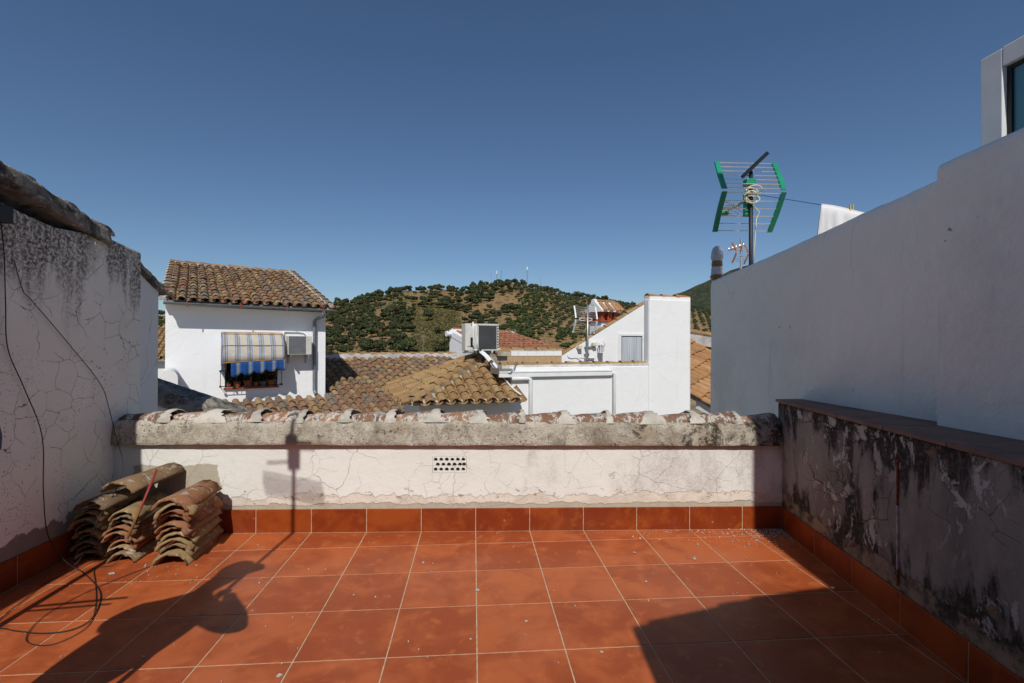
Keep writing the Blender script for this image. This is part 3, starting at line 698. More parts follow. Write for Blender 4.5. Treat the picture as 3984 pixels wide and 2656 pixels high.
def tp(y):
    for (a, za), (b, zb) in zip(TP, TP[1:]):
        if y <= b: return za + (zb - za) * (y - a) / (b - a)
    return TP[-1][1]
troweled(2.85, 2.60, 5.655, -.2, tp, 'trowelled_face', .007)
troweled(2.728, .4, 2.667, .9, lambda y: 2.628 + max(0, 2.665 - y) * .06, 'trowelled_face', .006)
q = MB(); q.ext([(2.735, .2, -.2), (2.735, 2.665, -.2), (2.735, 2.660, 2.612), (2.735, 2.22, 2.640), (2.735, .2, 2.74)], (.36, 0, 0)); q.v = [(v[0] + (.012 if v[0] < 2.8 else 0), v[1], v[2]) for v in q.v]; q.build('wall_thickening', 'white_tall', tw, bevel=.015)
# corner window frame of the rooftop room
wf = thing('corner_window', 'white framed roof room window above the wall at the top right corner', 'window', (3.3, 2.2, 2.5))
q = MB(); X = 3.25
q.box((X, 2.752, 2.3), (X + .12, 2.882, 3.40)); q.box((X, .6, 3.285), (X + .12, 2.7505, 3.405)); q.build('frame', 'white_pl', wf, bevel=.006)
q = MB(); q.box((X + .03, 2.725, 2.3), (X + .06, 2.75, 3.283)); q.box((X + .03, .6, 3.262), (X + .06, 2.724, 3.283)); q.build('sash', 'black', wf)
q = MB(); q.box((X + .045, .6, 2.3), (X + .055, 2.723, 3.26)); q.build('pane', 'glass', wf)
q = MB(); q.box((X + .125, .6, 2.3), (X + .2, 2.86, 2.62)); q.build('sill_wall', 'white_tall', wf)

# ------------------------------------------------------------------ building behind the viewer that throws the stepped shadow
bk = thing('stair_house', 'white stair house and tall gable behind the right side of the terrace', 'building', (1.5, -1, 0))
edge = [(.67, -.01), (.78, .02), (.78, .045), (1.26, .165), (1.26, .19), (1.50, .235), (1.50, .25), (2.08, .34)]
q = MB(); q.ext([(x, y, -.2) for x, y in edge] + [(2.08, -3.0, -.2), (.45, -3.0, -.2)], (0, 0, 2.8)); q.build('wall_body', 'white', bk)
q = MB(); q.box((2.085, -4.0, -.2), (2.60, .33, 8.4)); q.build('gable_wall', 'white', bk)

ow = thing('unseen_rear_house', 'plain unseen house added behind the viewer to keep sky light off the terrace', 'house', (-2.5, -2.5, 0))  # unseen house added to block sky light; pale walls bounce some back
q = MB(); q.box((-6.5, -6.0, -.3), (.44, -1.8, 3.75)); q.build('wall', 'white_far', ow)
q = MB(); q.box((-1.6, -1.81, .02), (-.7, -1.802, 2.1)); q.build('door', 'redwood', ow)

# ================================================================== HOUSE 1 (left, striped awning)
H1 = FRM(-7.206, 11.998, 29.57)
h1 = thing('white_house', 'white house with weathered barrel-tile roof and striped awning left of the hill', 'house', (-6, 13, -4))
q = MB(); q.add([(0, 0, -4), (3.60, 0, -4), (3.60, 4.6, -4), (0, 4.6, -4), (0, 0, 2.44), (3.60, 0, 2.40), (3.60, 4.6, 3.78), (0, 4.6, 3.82)],
                [(0, 1, 5, 4), (1, 2, 6, 5), (2, 3, 7, 6), (3, 0, 4, 7), (4, 5, 6, 7), (3, 2, 1, 0)])
# front wall with a real window opening: replace first face
q.f.pop(0); wx0, wx1, wz0, wz1 = 1.21, 2.40, .44, 1.50
k = len(q.v); q.v += [(wx0, 0, wz0), (wx1, 0, wz0), (wx1, 0, wz1), (wx0, 0, wz1), (wx0, .3, wz0), (wx1, .3, wz0), (wx1, .3, wz1), (wx0, .3, wz1)]
q.f += [(0, 1, k + 1, k), (1, 5, k + 2, k + 1), (5, 4, k + 3, k + 2), (4, 0, k, k + 3), (k, k + 1, k + 5, k + 4), (k + 1, k + 2, k + 6, k + 5), (k + 2, k + 3, k + 7, k + 6), (k + 3, k, k + 4, k + 7)]
q.build('wall', 'white_h1', h1, H1)
q = MB(); q.box((wx0 + .001, .24, wz0 + .001), (wx1 - .001, .27, wz1 - .001)); win = q.build('window', 'dark', h1, H1)
q = MB()
for a in ((wx0, wx0 + .05), ((wx0 + wx1) / 2 - .03, (wx0 + wx1) / 2 + .03), (wx1 - .05, wx1)): q.box((a[0] + .002, .2, wz0 + .002), (a[1] - .002, .238, wz1 - .002))
q.build('window_frame', 'white_pl', win, H1)
q = MB(); q.box((wx0 - .03, -.06, wz0 - .035), (wx1 + .03, .19, wz0 - .001)); q.build('sill', 'redwood', h1, H1)
# roof
TL, TR_ = (.10, 4.3, 4.0), (3.38, 4.3, 3.96); EL, ER = (-.02, -.33, 2.545), (3.64, -.33, 2.515)
q = MB(); q.ext([EL, ER, TR_, TL], (0, 0, -.06)); rf = q.build('roof', 'mortar_dark', h1, H1)
cols = []; NC = 16; nv = None
for c in range(NC):
    t = (c + .5) / NC; a = H1 @ Vector(EL).lerp(Vector(ER), t); b = H1 @ Vector(TL).lerp(Vector(TR_), t); cols.append((a - (b - a).normalized() * .06, b - a, (b - a).length))
nv = ((H1 @ Vector(ER)) - (H1 @ Vector(EL))).cross((H1 @ Vector(TL)) - (H1 @ Vector(EL)))
tile_field(rf, cols, nv, 'clay_old', .352, .232, 1.05)
ridge_tiles(rf, H1 @ Vector((.0, 4.33, 4.03)), H1 @ Vector((3.5, 4.33, 3.99)), 'clay_old', 9)
for e, t0 in ((-.02, -.03), (3.64, 3.46)):
    ridge_tiles(rf, H1 @ Vector((e, -.3, 2.56 + .03)), H1 @ Vector((t0 + .1 if e < 0 else t0 - .02, 4.25, 4.03)), 'clay_old', 12, 1.05, 'mortar_white', nv)
# gutter
def gutter(parent, mtx, x0, x1, y, z0, z1, r=.062):
    q = MB(); seg = 8; vs = []
    for x, z in ((x0, z0), (x1, z1)):
        for i in range(seg + 1): a = pi + pi * i / seg; vs.append((x, y + r * cos(a), z + r * sin(a)))
        for i in range(seg + 1): a = 2 * pi - pi * i / seg; vs.append((x, y + (r - .006) * cos(a), z + (r - .006) * sin(a)))
    m = 2 * seg + 2; q.add(vs, [(i, (i + 1) % m, m + (i + 1) % m, m + i) for i in range(m)] + [tuple(range(m - 1, -1, -1)), tuple(range(m, 2 * m))]); return q.build('gutter', 'zinc', parent, mtx)
g = gutter(h1, H1, -.03, 3.78, -.42, 2.49, 2.46)
q = MB(); q.box((.0, -.36, 2.44), (3.70, -.0015, 2.475)); q.build('soffit', 'white_h1', h1, H1)
for x in (.42, 1.50, 2.55, 3.42):
    q = MB(); q.box((x - .014, -.488, 2.39), (x + .014, -.484, 2.53)); q.box((x - .014, -.484, 2.525), (x + .014, -.3, 2.53)); q.build('gutter_bracket', 'redwood', g, H1)
q = MB(); q.tube([(3.45, -.42, 2.43), (3.45, -.42, 2.33), (3.44, -.36, 2.28), (3.33, -.10, 2.20), (3.30, -.07, 2.14), (3.30, -.07, .30), (3.31, -.09, .23), (3.34, -.16, .19)], .045, 10); q.build('downpipe', 'zinc', h1, H1, smooth=True)
# lower tiled roof in front of and beside the house (D and C): one plane
lr = thing('lower_roof_house', 'long low house roof of mottled old barrel tiles below the awning house', 'house', (-2, 13, -4))
PZ = lambda b: .13 + .28 * b
q = MB(); q.ext([(-.4, -4.4, PZ(-4.4) - .05), (9.6, -4.4, PZ(-4.4) - .05), (9.6, 3.25, PZ(3.25) - .05), (3.62, 3.25, PZ(3.25) - .05), (3.62, -.02, PZ(0) - .05), (-.4, -.02, PZ(0) - .05)], (0, 0, -.08)); lrr = q.build('roof', 'mortar_dark', lr, H1)
q = MB(); q.box((-.3, -4.2, -4), (9.5, 3.2, -1.1)); q.build('wall', 'white_far', lr, H1)
nv = Vector(H1.to_3x3() @ Vector((0, -.28, 1))); up = H1.to_3x3() @ Vector((0, 1, .28))
cols = []
for i in range(32):
    x = 1.2 + .243 * i; b1 = -.1 if x < 3.68 else 3.15
    b0 = max(-3.0, -3.0 if x < 5.2 else -3.0 + (x - 5.2) * 1.1)
    if b1 - b0 < .5: break
    cols.append((H1 @ Vector((x, b0, PZ(b0))), up, (b1 - b0) * 1.038))
n_ = tile_field(lrr, cols, nv, 'clay_old', .365, .243, 1.08)
ridge_tiles(lrr, H1 @ Vector((3.62, 3.28, 1.15)), H1 @ Vector((9.3, 3.28, 1.15)), 'clay_och', 15, 1.15, 'mortar_white', drop=.16)
ridge_tiles(lrr, H1 @ Vector((8.0, 3.2, 1.04)), H1 @ Vector((9.4, -.6, -.02)), 'clay_old', 9, 1.1, 'mortar_white')
ridge_tiles(lrr, H1 @ Vector((8.15, 4.3, .98)), H1 @ Vector((11.9, 4.3, .98)), 'clay_och', 10, 1.15, 'mortar_white', drop=.25)
q = MB()
for i in range(14): q.tube([H1 @ Vector((8.6 + .25 * i, 4.2, .88)), H1 @ Vector((8.6 + .25 * i, 2.6, .50))], .1, 8)
q.build('far_slope_tiles', 'clay_old_pan', lrr, kind='stuff')
# garden wall at the left foot of the house
gwl = thing('garden_wall', 'small white wall with rounded top at the left foot of awning house', 'wall', (-7.3, 11.5, -4))
q = MB(); prof = [(.0 + .16 * cos(pi * i / 10), .82 + .16 * sin(pi * i / 10)) for i in range(11)] + [(-.16, -4), (.16, -4)]
q.ext([(x, -.04, z) for x, z in prof], (0, -1.5, 0)); q.build('wall_body', 'white_far', gwl, H1 @ Matrix.Translation((.10, 0, 0)))

# awning
aw = thing('window_awning', 'faded blue and beige striped awning with scalloped blue valance over window', 'awning', H1 @ Vector((1.8, -.3, .9)))
prof = [(-.02, 1.815), (-.10, 1.81), (-.20, 1.775), (-.36, 1.65), (-.45, 1.49), (-.51, 1.28), (-.535, 1.07)]
a0, a1 = 1.13, 2.50
q = MB(); NU = 40
for k, (b, z) in enumerate(prof):
    for i in range(NU + 1):
        t = i / NU; x = a0 + .01 + (a1 - a0 - .02) * t; sag = (.014 * noise.noise(Vector((x * 6, z * 7, 2))) + .008 * noise.noise(Vector((x * 19, z * 13, 7)))) if 0 < k < len(prof) - 1 else 0
        q.v.append((x, b + sag, z + (.07 * t if k == len(prof) - 1 else 0) - .02 * t * (k == 0) + sag))
q.f = [(k * (NU + 1) + i, (k + 1) * (NU + 1) + i, (k + 1) * (NU + 1) + i + 1, k * (NU + 1) + i + 1) for k in range(len(prof) - 1) for i in range(NU)]
for x in (a0 + .008, a1 - .008):
    k0 = len(q.v); q.v += [(x, b, z) for b, z in prof] + [(x, -.005, 1.02)]; q.f.append(tuple(range(k0, k0 + len(prof) + 1)))
cn = q.build('canopy', 'awning', aw, H1, smooth=True)
sm = cn.modifiers.new('thickness', 'SOLIDIFY'); sm.thickness = .004
for k in (0, 2, 4, 6):
    b, z = prof[k]; lift = .07 if k == 6 else 0
    q = MB(); q.tube([(a0, -.0, 1.0 if k else 1.7), (a0, b - .006, z + .004), (a0 + .05, b - .009, z + .008), (a1 - .05, b - .009, z + .008 + lift), (a1, b - .006, z + .004 + lift), (a1, 0, 1.04 if k else 1.7)], .009, 6); q.build('hoop', 'awn_bar', aw, H1)
def valance(x0, x1, y0, y1, z0, z1, drop, nsc):
    q = MB(); n = 80; mrow = 5
    for r_ in range(mrow):
        for i in range(n + 1):
            t = i / n; f = r_ / (mrow - 1); sc_ = drop * (.72 + .28 * abs(sin(pi * nsc * t + .5))) * (1.25 - .35 * t)
            q.v.append((x0 + (x1 - x0) * t, y0 + (y1 - y0) * t - .012 * f * sin(t * 34) - .02 * f, z0 + (z1 - z0) * t - f * sc_))
    q.f = [(r_ * (n + 1) + i, (r_ + 1) * (n + 1) + i, (r_ + 1) * (n + 1) + i + 1, r_ * (n + 1) + i + 1) for r_ in range(mrow - 1) for i in range(n)]
    o = q.build('valance', 'valance', aw, H1, smooth=True); s = o.modifiers.new('thickness', 'SOLIDIFY'); s.thickness = .004
valance(a0 + .17, a1, -.54, -.54, 1.075, 1.135, .29, 4.5); valance(a0, a0, -.02, -.53, 1.02, 1.07, .20, 1.5); valance(a1, a1, -.53, -.02, 1.135, 1.05, .22, 1.5)
# window grille
gr = thing('window_grille', 'black iron flower rail in front of the window under the awning', 'grille', H1 @ Vector((1.75, -.2, .45)))
x0, x1, yb, z0, z1 = 1.105, 2.47, -.2, .49, .87
for z in (z0, z1): q = MB(); q.tube([(x0, .0, z), (x0, yb, z), (x1, yb, z), (x1, .0, z)], .010, 6); q.build('rail', 'iron', gr, H1)
for i in range(9): x = x0 + (x1 - x0) * i / 8; q = MB(); q.tube([(x, yb, z0), (x, yb, z1)], .007, 5); q.build('bar', 'iron', gr, H1)
for i, x in enumerate((x0, x1)):
    for z in (z0, z1): q = MB(); q.box((x - .022, yb - .022, z - .022), (x + .022, yb + .022, z + .022)); q.build('rail_knob', 'iron', gr, H1)
# flower pots in the window
POT = [(1.30, .06, .055, 0), (1.48, .0, .085, 1), (1.70, -.02, .10, 2), (1.90, .02, .07, 0), (2.06, -.02, .08, 3), (2.25, .0, .095, 1)]
pl_ = ['small terracotta pot at the left end of the window sill', 'brown terracotta pot second from left on the window sill', 'widest tan terracotta pot on the window sill', 'small orange pot right of the widest pot on window sill', 'grey pot second from right on the window sill', 'dark red terracotta pot with red geranium at the right end of sill']
for i, (x, y, r, kind) in enumerate(POT):
    t = thing('flower_pot', pl_[i], 'flower pot', H1 @ Vector((x, y - .06, wz0)), 'geranium pots on the window sill')
    q = MB(); q.lathe((x, y - .02, wz0 + .001), [(r * .68, 0), (r * .92, r * 1.45), (r * 1.08, r * 1.46), (r * 1.08, r * 1.75), (r * .95, r * 1.75), (r * .9, r * 1.55)], 14); q.build('pot', plain('grey_pot', (.13, .13, .14)) if kind == 3 else 'pot', t, H1, smooth=False)
    q = MB(); top = wz0 + r * 1.7
    for k in range(150):
        a = rnd.random() * 2 * pi; rr = r * 1.5 * sqrt(rnd.random()); zz = top + rnd.random() * (.26 if i != 2 else .34); s = .018 + .012 * rnd.random(); n = Vector((rnd.random() - .5, rnd.random() - .7, rnd.random())).normalized(); u = n.orthogonal().normalized() * s; v2 = n.cross(u)
        c = Vector((x + rr * cos(a), y - .02 + rr * sin(a) * .8, zz)); q.add([c - u, c + v2 * .8, c + u, c - v2 * .8], [(0, 1, 2, 3)])
    q.build('foliage', 'geranium', t, H1)
    q = MB()
    for k in range(2 if i in (0, 3, 4, 5, 1) else 1):
        c = Vector((x + (rnd.random() - .5) * r * 2, y - .02 - r * 1.1, top + .13 + .15 * rnd.random()))
        for j in range(16):
            n = Vector((rnd.random() - .5, rnd.random() - .5, rnd.random() - .5)).normalized(); u = n.orthogonal().normalized() * .014; v2 = n.cross(u); cc = c + n * .022; q.add([cc - u, cc + v2, cc + u, cc - v2], [(0, 1, 2, 3)])
    q.build('flowers', 'redflower', t, H1)
# AC on the house wall
a1_ = thing('air_conditioner', 'beige outdoor air conditioner with square grille on the awning house wall', 'air conditioner', H1 @ Vector((2.87, -.2, 1.25)))
q = MB(); q.box((2.585, -.38, 1.255), (3.165, -.12, 1.745)); cs = q.build('casing', 'ac', a1_, H1, bevel=.012)
q = MB(); q.box((2.60, -.384, 1.285), (3.02, -.382, 1.735)); q.build('grille_back', 'fan', a1_, H1)
q = MB()
for i in range(9): z = 1.29 + i * .055; q.box((2.605, -.394, z - .003), (3.015, -.388, z + .003))
for i in range(30): x = 2.61 + i * .0138; q.box((x - .0014, -.391, 1.288), (x + .0014, -.3875, 1.733))
q.build('grille', 'steel', a1_, H1)
q = MB(); q.tube([(3.05, -.383, 1.642), (3.065, -.383, 1.652), (3.085, -.383, 1.646), (3.10, -.383, 1.636), (3.125, -.383, 1.65)], .0035, 4); q.build('emblem', 'awn_bar', a1_, H1)
for x in (2.66, 3.08): q = MB(); q.box((x - .02, -.40, 1.20), (x + .02, .0, 1.25)); q.box((x - .02, -.03, 1.02), (x + .02, .0, 1.20)); q.build('bracket', 'steel', a1_, H1)
q = MB(); q.tube([(3.10, -.2, 1.74), (3.08, -.1, 1.80), (3.02, -.03, 1.845), (2.9, -.03, 1.855), (2.56, -.03, 1.86), (2.545, -.03, 1.84), (2.545, -.03, 1.62)], .018, 8); q.build('pipe', 'white_pl', a1_, H1, smooth=True)

# small ochre roofed house far left
fh = thing('far_ochre_house', 'ochre lichen roofed house glimpsed between the left wall and awning house', 'house', (-15, 21, -4))
FO = FRM(-18.5, 20.5, 20)
q = MB(); q.box((0, 0, -4), (6.5, 4, .8)); q.build('wall', 'white_far', fh, FO)
q = MB(); q.ext([(-.2, -.3, .85), (6.7, -.3, .85), (6.7, 4, 2.35), (-.2, 4, 2.35)], (0, 0, -.1)); fr = q.build('roof', 'mortar_dark', fh, FO)
nv = FO.to_3x3() @ Vector((0, -1.5, 4.3)); up = FO.to_3x3() @ Vector((0, 4.3, 1.5))
tile_field(fr, [(FO @ Vector((2.4 + .245 * i, -.3, .87)), up, 4.5) for i in range(17)], nv, 'clay_och', .40, .245, 1.1)

# ================================================================== TERRACE HOUSE (F frame)
F = FRM(.803, 10.171, 14)
th = thing('terrace_house', 'bright white house with square tower and roof terrace right of centre', 'house', (3, 11, -4))
q = MB(); q.box((0, 0, -4), (3.345, .34, 1.06)); q.build('front_wall', 'white', th, F, bevel=.02)
q = MB(); q.box((3.347, 0, -4), (4.52, .24, 2.64)); q.build('tower', 'white', th, F, bevel=.05)
q = MB(); q.box((.0, .342, -4), (.30, 2.19, 1.05)); q.build('side_wall', 'beige_render', th, F)
q = MB(); q.box((.302, .342, -4), (4.45, 2.198, .62)); q.build('terrace_deck', 'cap', th, F)
# tower top: rounded mortar cap with tiles
ridge_tiles(th, F @ Vector((3.36, .12, 2.64)), F @ Vector((4.50, .12, 2.645)), 'clay_ora', 3, 1.25, 'white', mrad=.09, name='coping_tile')
ridge_tiles(th, F @ Vector((-.05, .17, 1.065)), F @ Vector((3.36, .17, 1.075)), 'clay_och', 10, 1.22, 'mortar_white', mrad=.12, name='coping_tile')
# trim band (gutter box), downpipes in white
q = MB(); q.box((-.30, -.075, .86), (2.34, -.002, .955)); q.build('white_gutter', 'white_pl', th, F, bevel=.01)
q = MB(); q.box((-.30, -.085, .957), (2.34, -.002, .985)); q.build('gutter_lip', 'white_pl', th, F, bevel=.004)
q = MB(); q.tube([(-.02, -.05, .83), (.33, -.05, .83), (.385, -.05, .815), (.40, -.05, .76), (.40, -.05, -1)], .045, 8); q.build('downpipe', 'white_pl', th, F, smooth=True)
q = MB(); q.tube([(2.34, -.045, .92), (2.38, -.045, .915), (2.405, -.045, .88), (2.405, -.045, -1)], .042, 8); q.build('downpipe', 'white_pl', th, F, smooth=True)
# gable wall behind the terrace
gp = [(2.13, -4), (4.95, -4), (4.95, 2.80), (4.90, 2.80), (4.74, 2.72), (2.13, 1.235)]
q = MB(); q.ext([(x, 2.2, z) for x, z in gp], (0, .35, 0)); q.build('gable_wall', 'white', th, F)
n = 8
ridge_tiles(th, F @ Vector((2.10, 2.30, 1.215)), F @ Vector((4.88, 2.30, 2.795)), 'clay_och', 8, 1.0, None, name='verge_tile')
# back parapet with beige tile band and white post
q = MB(); q.box((.42, 2.2, .62), (2.128, 2.45, 1.10)); q.build('band_backing', 'beige_render', th, F)
for i in range(11):
    a = .43 + i * .1545; q = MB(); q.box((a + .002, 2.19, 1.102 - .25), (a + .1525, 2.199, 1.243)); q.build('band_tile', 'beige_tile', th, F)
for i in range(7):
    a = .42 + i * .244; q = MB(); q.box((a + .0015, 2.178, 1.245), (a + .2425, 2.45, 1.365)); q.build('parapet_block', 'white', th, F, bevel=.004)
ridge_tiles(th, F @ Vector((.40, 2.31, 1.37)), F @ Vector((2.13, 2.31, 1.355)), 'clay_och', 5, 1.3, 'mortar', mrad=.1, name='coping_tile')
q = MB(); prof = [(.345 + .145 * cos(pi * i / 12), 1.30 + .15 * sin(pi * i / 12)) for i in range(13)] + [(.20, .6), (.49, .6)]
q.ext([(x, 2.15, z) for x, z in prof], (0, .32, 0)); q.build('post', 'white', th, F, bevel=.01)
ridge_tiles(th, F @ Vector((.36, 1.3, 1.33)), F @ Vector((.02, 1.28, 1.34)), 'clay_och', 1, 1.3, 'beige_render', mrad=.12, name='coping_tile')
q = MB(); q.box((-.12, 1.25, .6), (.30, 1.5, 1.32)); q.build('side_pier', 'beige_render', th, F)
ridge_tiles(th, F @ Vector((-.2, .22, 1.06)), F @ Vector((.10, .24, 1.07)), 'clay_och', 1, 1.3, 'mortar', mrad=.12, name='coping_tile')
q = MB(); q.box((-.30, -.06, .92), (.0, .6, 1.04)); q.build('box_gutter', 'steel', th, F)
# window in the gable
wn = MB(); wn.box((3.83, 2.165, .63), (3.93, 2.198, 1.86)); wn.box((4.60, 2.165, .63), (4.70, 2.198, 1.86)); wn.box((3.9305, 2.165, 1.79), (4.5995, 2.198, 1.86)); wd = wn.build('terrace_door', 'white_pl', th, F, bevel=.008)
q = MB(); q.box((3.931, 2.185, .63), (4.599, 2.197, 1.789)); q.build('pane', 'curtain', wd, F)
q = MB(); q.box((3.931, 2.172, 1.776), (4.599, 2.1845, 1.7895)); q.box((3.931, 2.172, .63), (3.942, 2.1845, 1.775)); q.box((4.588, 2.172, .63), (4.599, 2.1845, 1.775)); q.build('gasket', 'dark', wd, F)
q = MB(); q.box((4.655, 2.135, 1.50), (4.685, 2.164, 1.63)); q.box((4.655, 2.135, 1.42), (4.685, 2.164, 1.495)); q.build('hinge', 'white_pl', wd, F, bevel=.004)

# roof strip right of the tower
ri = thing('orange_roof_house', 'orange tiled roof strip between the white tower and shaded wall', 'house', (6, 12, -4))
A0 = Vector((5.60, 12.15, .31)); A1 = Vector((5.97, 11.62, .02)); B0 = Vector((7.30, 15.6, 1.52))
dn = (A1 - A0).normalized(); ac = (B0 - A0); nrm = ac.cross(-dn).normalized(); nrm = nrm if nrm.z > 0 else -nrm
acn = ac.normalized(); La = ac.length
q = MB(); q.ext([A0 - dn * 3 - nrm * .04, A1 + dn * .15 - nrm * .04, A1 + dn * 3 + ac - nrm * .04, B0 - dn * 3 - nrm * .04], -nrm * .1); rr_ = q.build('roof', 'mortar', ri)
cols = []; ncol = 13
for i in range(ncol):
    lo = A1 + ac * (i / (ncol - 1)) + dn * (.10 + i * .12); cols.append((lo, -dn, 2.0 + .1 * i))
tile_field(rr_, cols, nrm, 'clay_ora', .46, La / (ncol - 1), 1.42)
ridge_tiles(rr_, B0 - dn * 1.2 + Vector((0, 0, .06)) + acn * .2, B0 + dn * 2.6 + Vector((0, 0, 1.02)) + acn * .2, 'clay_och', 7, 1.5, 'mortar_white', drop=.3)
q = MB(); q.ext([A0 + dn * .2 - nrm * .10, A1 + dn * .05 - nrm * .10, A1 + dn * .05 - nrm * .10 - Vector((0, 0, .16)), A0 + dn * .2 - nrm * .16 - Vector((0, 0, .16))], acn * .25); q.build('corbel', 'white', ri)
q = MB(); a = A0 + acn * .35; q.ext([(a.x - .3, a.y + .3, -4), (a.x + 2.5, a.y - 1.5, -4), (a.x + 2.5, a.y + 2, -4)], (0, 0, 3.6)); q.build('wall', 'white_far', ri)

# ================================================================== PAVILION with hip roof (E)
pv = thing('tiled_pavilion', 'hip roofed ochre tile pavilion in front of the terrace house', 'house', F @ Vector((-1, 1, -4)))
FL, FRp, AP, BL = Vector((-2.16, -.5, .45)), Vector((.0, -.5, .45)), Vector((.03, 2.0, 1.31)), Vector((-2.32, 2.75, .45))
q = MB(); q.add([FL, FRp, AP, BL, FL - Vector((0, 0, .05)), FRp - Vector((0, 0, .05)), BL - Vector((0, 0, .05)), AP - Vector((0, 0, .05))], [(0, 1, 2), (0, 2, 3), (4, 7, 5), (4, 6, 7), (0, 4, 5, 1), (3, 6, 4, 0)]); pr = q.build('roof', 'mortar', pv, F)
nf = F.to_3x3() @ (FRp - FL).cross(AP - FL); uf = (AP - Vector((AP.x, FL.y, FL.z))).normalized(); cols = []
for i in range(9):
    x = FL.x + .13 + .238 * i; L = ((x - FL.x) / (AP.x - FL.x)) * ((AP - Vector((AP.x, FL.y, FL.z))).length)
    cols.append((F @ (Vector((x, FL.y, FL.z)) - uf * .13), F.to_3x3() @ uf, L - .02))
tile_field(pr, cols, nf, 'clay_och', .34, .243, 1.16)
nl = F.to_3x3() @ (AP - FL).cross(BL - FL); ul = F.to_3x3() @ (AP - FL.lerp(BL, .72)).normalized(); cols = []
e0 = F @ FL; e1 = F @ BL; ap = F @ AP
ue = (e1 - e0).normalized(); nl.normalize(); ul = nl.cross(ue).normalized(); ul = ul if ul.z > 0 else -ul
for i in range(13):
    t = (i + .6) * .243; p = e0 + ue * t
    if t > (e1 - e0).length - .05: break
    # length until hip lines
    ta = (ap - e0).dot(ue); La_ = (ap - e0).dot(ul); Lmax = La_ * t / ta if t < ta else La_ * ((e1 - e0).length - t) / max(.01, ((e1 - e0).length - ta))
    cols.append((p - ul * .13, ul, min(La_, Lmax) - .02))
tile_field(pr, cols, nl, 'clay_och', .34, .243, 1.12)
ridge_tiles(pr, F @ (FL + Vector((.05, .05, .04))), F @ (AP + Vector((0, 0, .05))), 'clay_och', 9, 1.30, 'beige_render', mrad=.085)
ridge_tiles(pr, F @ (BL + Vector((.0, 0, .04))), F @ (AP + Vector((0, .05, .05))), 'clay_och', 7, 1.22, 'beige_render', mrad=.08)
q = MB(); q.box((-1.95, -.22, -4), (-.02, 2.5, .36)); q.build('wall', 'white', pv, F)
for i in range(9):      # white mortar plugs under the eave tiles
    x = FL.x + .25 + .238 * i; q = MB(); q.lathe((0, 0, 0), [(.05, 0), (.058, .01), (.055, .07)], 10); q.build('mortar_plug', 'mortar_white', pr, F @ Matrix.Translation((x, -.535, .428)) @ Matrix.Rotation(-pi / 2, 4, 'X'))

# AC unit seen from behind, on the pavilion apex
ac2 = thing('air_conditioner', 'outdoor air conditioner seen from behind, black coil in pale frame, beside hip roof', 'air conditioner', F @ Vector((-.3, 1.2, 1.4)))
A2 = F @ Matrix.Translation((-.735, 1.15, 1.40)) @ Matrix.Rotation(R(4), 4, 'Z')
q = MB(); q.box((0, .012, 0), (.81, .30, .62)); q.build('casing', 'ac', ac2, A2, bevel=.01)
q = MB(); q.box((.32, .0, .03), (.755, .011, .575)); q.build('coil', 'ac_dark', ac2, A2)
q = MB(); q.box((.0, -.012, .0), (.30, .0115, .62)); q.build('service_panel', 'ac', ac2, A2, bevel=.012)
q = MB(); q.box((.3005, -.008, .58), (.81, .0115, .62)); q.box((.76, -.008, .0), (.81, .0115, .5795)); q.box((.3005, -.008, .0), (.7595, .0115, .027)); q.build('coil_frame', 'ac', ac2, A2, bevel=.003)
q = MB()
for i in range(9): z = .06 + i * .062; q.box((.768, -.011, z), (.80, -.0085, z + .035))
q.build('vent_slots', 'ac_dark', ac2, A2)
q = MB(); q.box((.04, -.03, .10), (.115, -.0125, .40)); q.build('valve_cover', 'ac', ac2, A2, bevel=.01)
q = MB(); q.box((.12, -.016, .08), (.17, -.0125, .30)); q.build('recess_shade', 'dark', ac2, A2)  # raised dark plate, its colour stands in for shade inside a hollow
for x, dx in ((.17, .02), (.215, .035), (.25, .03)):
    q = MB(); q.tube([(x - .03, -.035, .60), (x - .01, -.045, .66 if x < .2 else .56), (x, -.045, .45), (x + dx, -.045, .2), (x + dx * 1.6, -.05, .02)], .020 if x < .2 else .015, 7); q.build('insulated_pipe', 'white_pl', ac2, A2, smooth=True)
q = MB(); q.tube([(.13, -.03, .25), (.15, -.04, .14), (.19, -.05, .02), (.22, -.06, -.06)], .010, 6); q.build('black_hose', 'cable', ac2, A2)
q = MB(); q.box((.02, .0, -.06), (.50, .28, -.025)); q.box((.05, .05, -.024), (.09, .25, -.001)); q.box((.38, .05, -.024), (.42, .25, -.001)); q.build('stand', 'steel', ac2, A2)
pb = thing('pipe_bundle', 'bundle of white taped pipes running down beside the hip roof', 'pipes', F @ Vector((-.2, .6, .5)))
for k, (dx, dz, r) in enumerate(((0, 0, .028), (.045, .012, .026), (-.035, .02, .022))):
    q = MB(); q.tube([(-.52 + dx, 1.08, 1.40 + dz), (-.44 + dx, 1.0, 1.385 + dz), (-.34 + dx, .82, 1.27 + dz), (-.22 + dx, .5, 1.04 + dz), (-.16 + dx, .30, .92 + dz), (-.14 + dx, .1, .84 + dz)], r, 8); q.build('pipe', 'white_pl', pb, F, smooth=True)
q = MB(); q.tube([(-.13, .1, .82), (-.09, -.15, .70), (.0, -.32, .58), (.06, -.42, .53)], .018, 7); q.build('pipe', 'white_pl', pb, F, smooth=True)
q = MB(); q.tube([(-.3, .6, 1.16), (-.22, .3, .98), (-.14, -.05, .93), (-.06, -.1, .96), (.02, -.1, 1.08), (.08, -.02, 1.16), (.14, .05, 1.17)], .014, 7); q.build('grey_conduit', 'steel', pb, F, smooth=True)
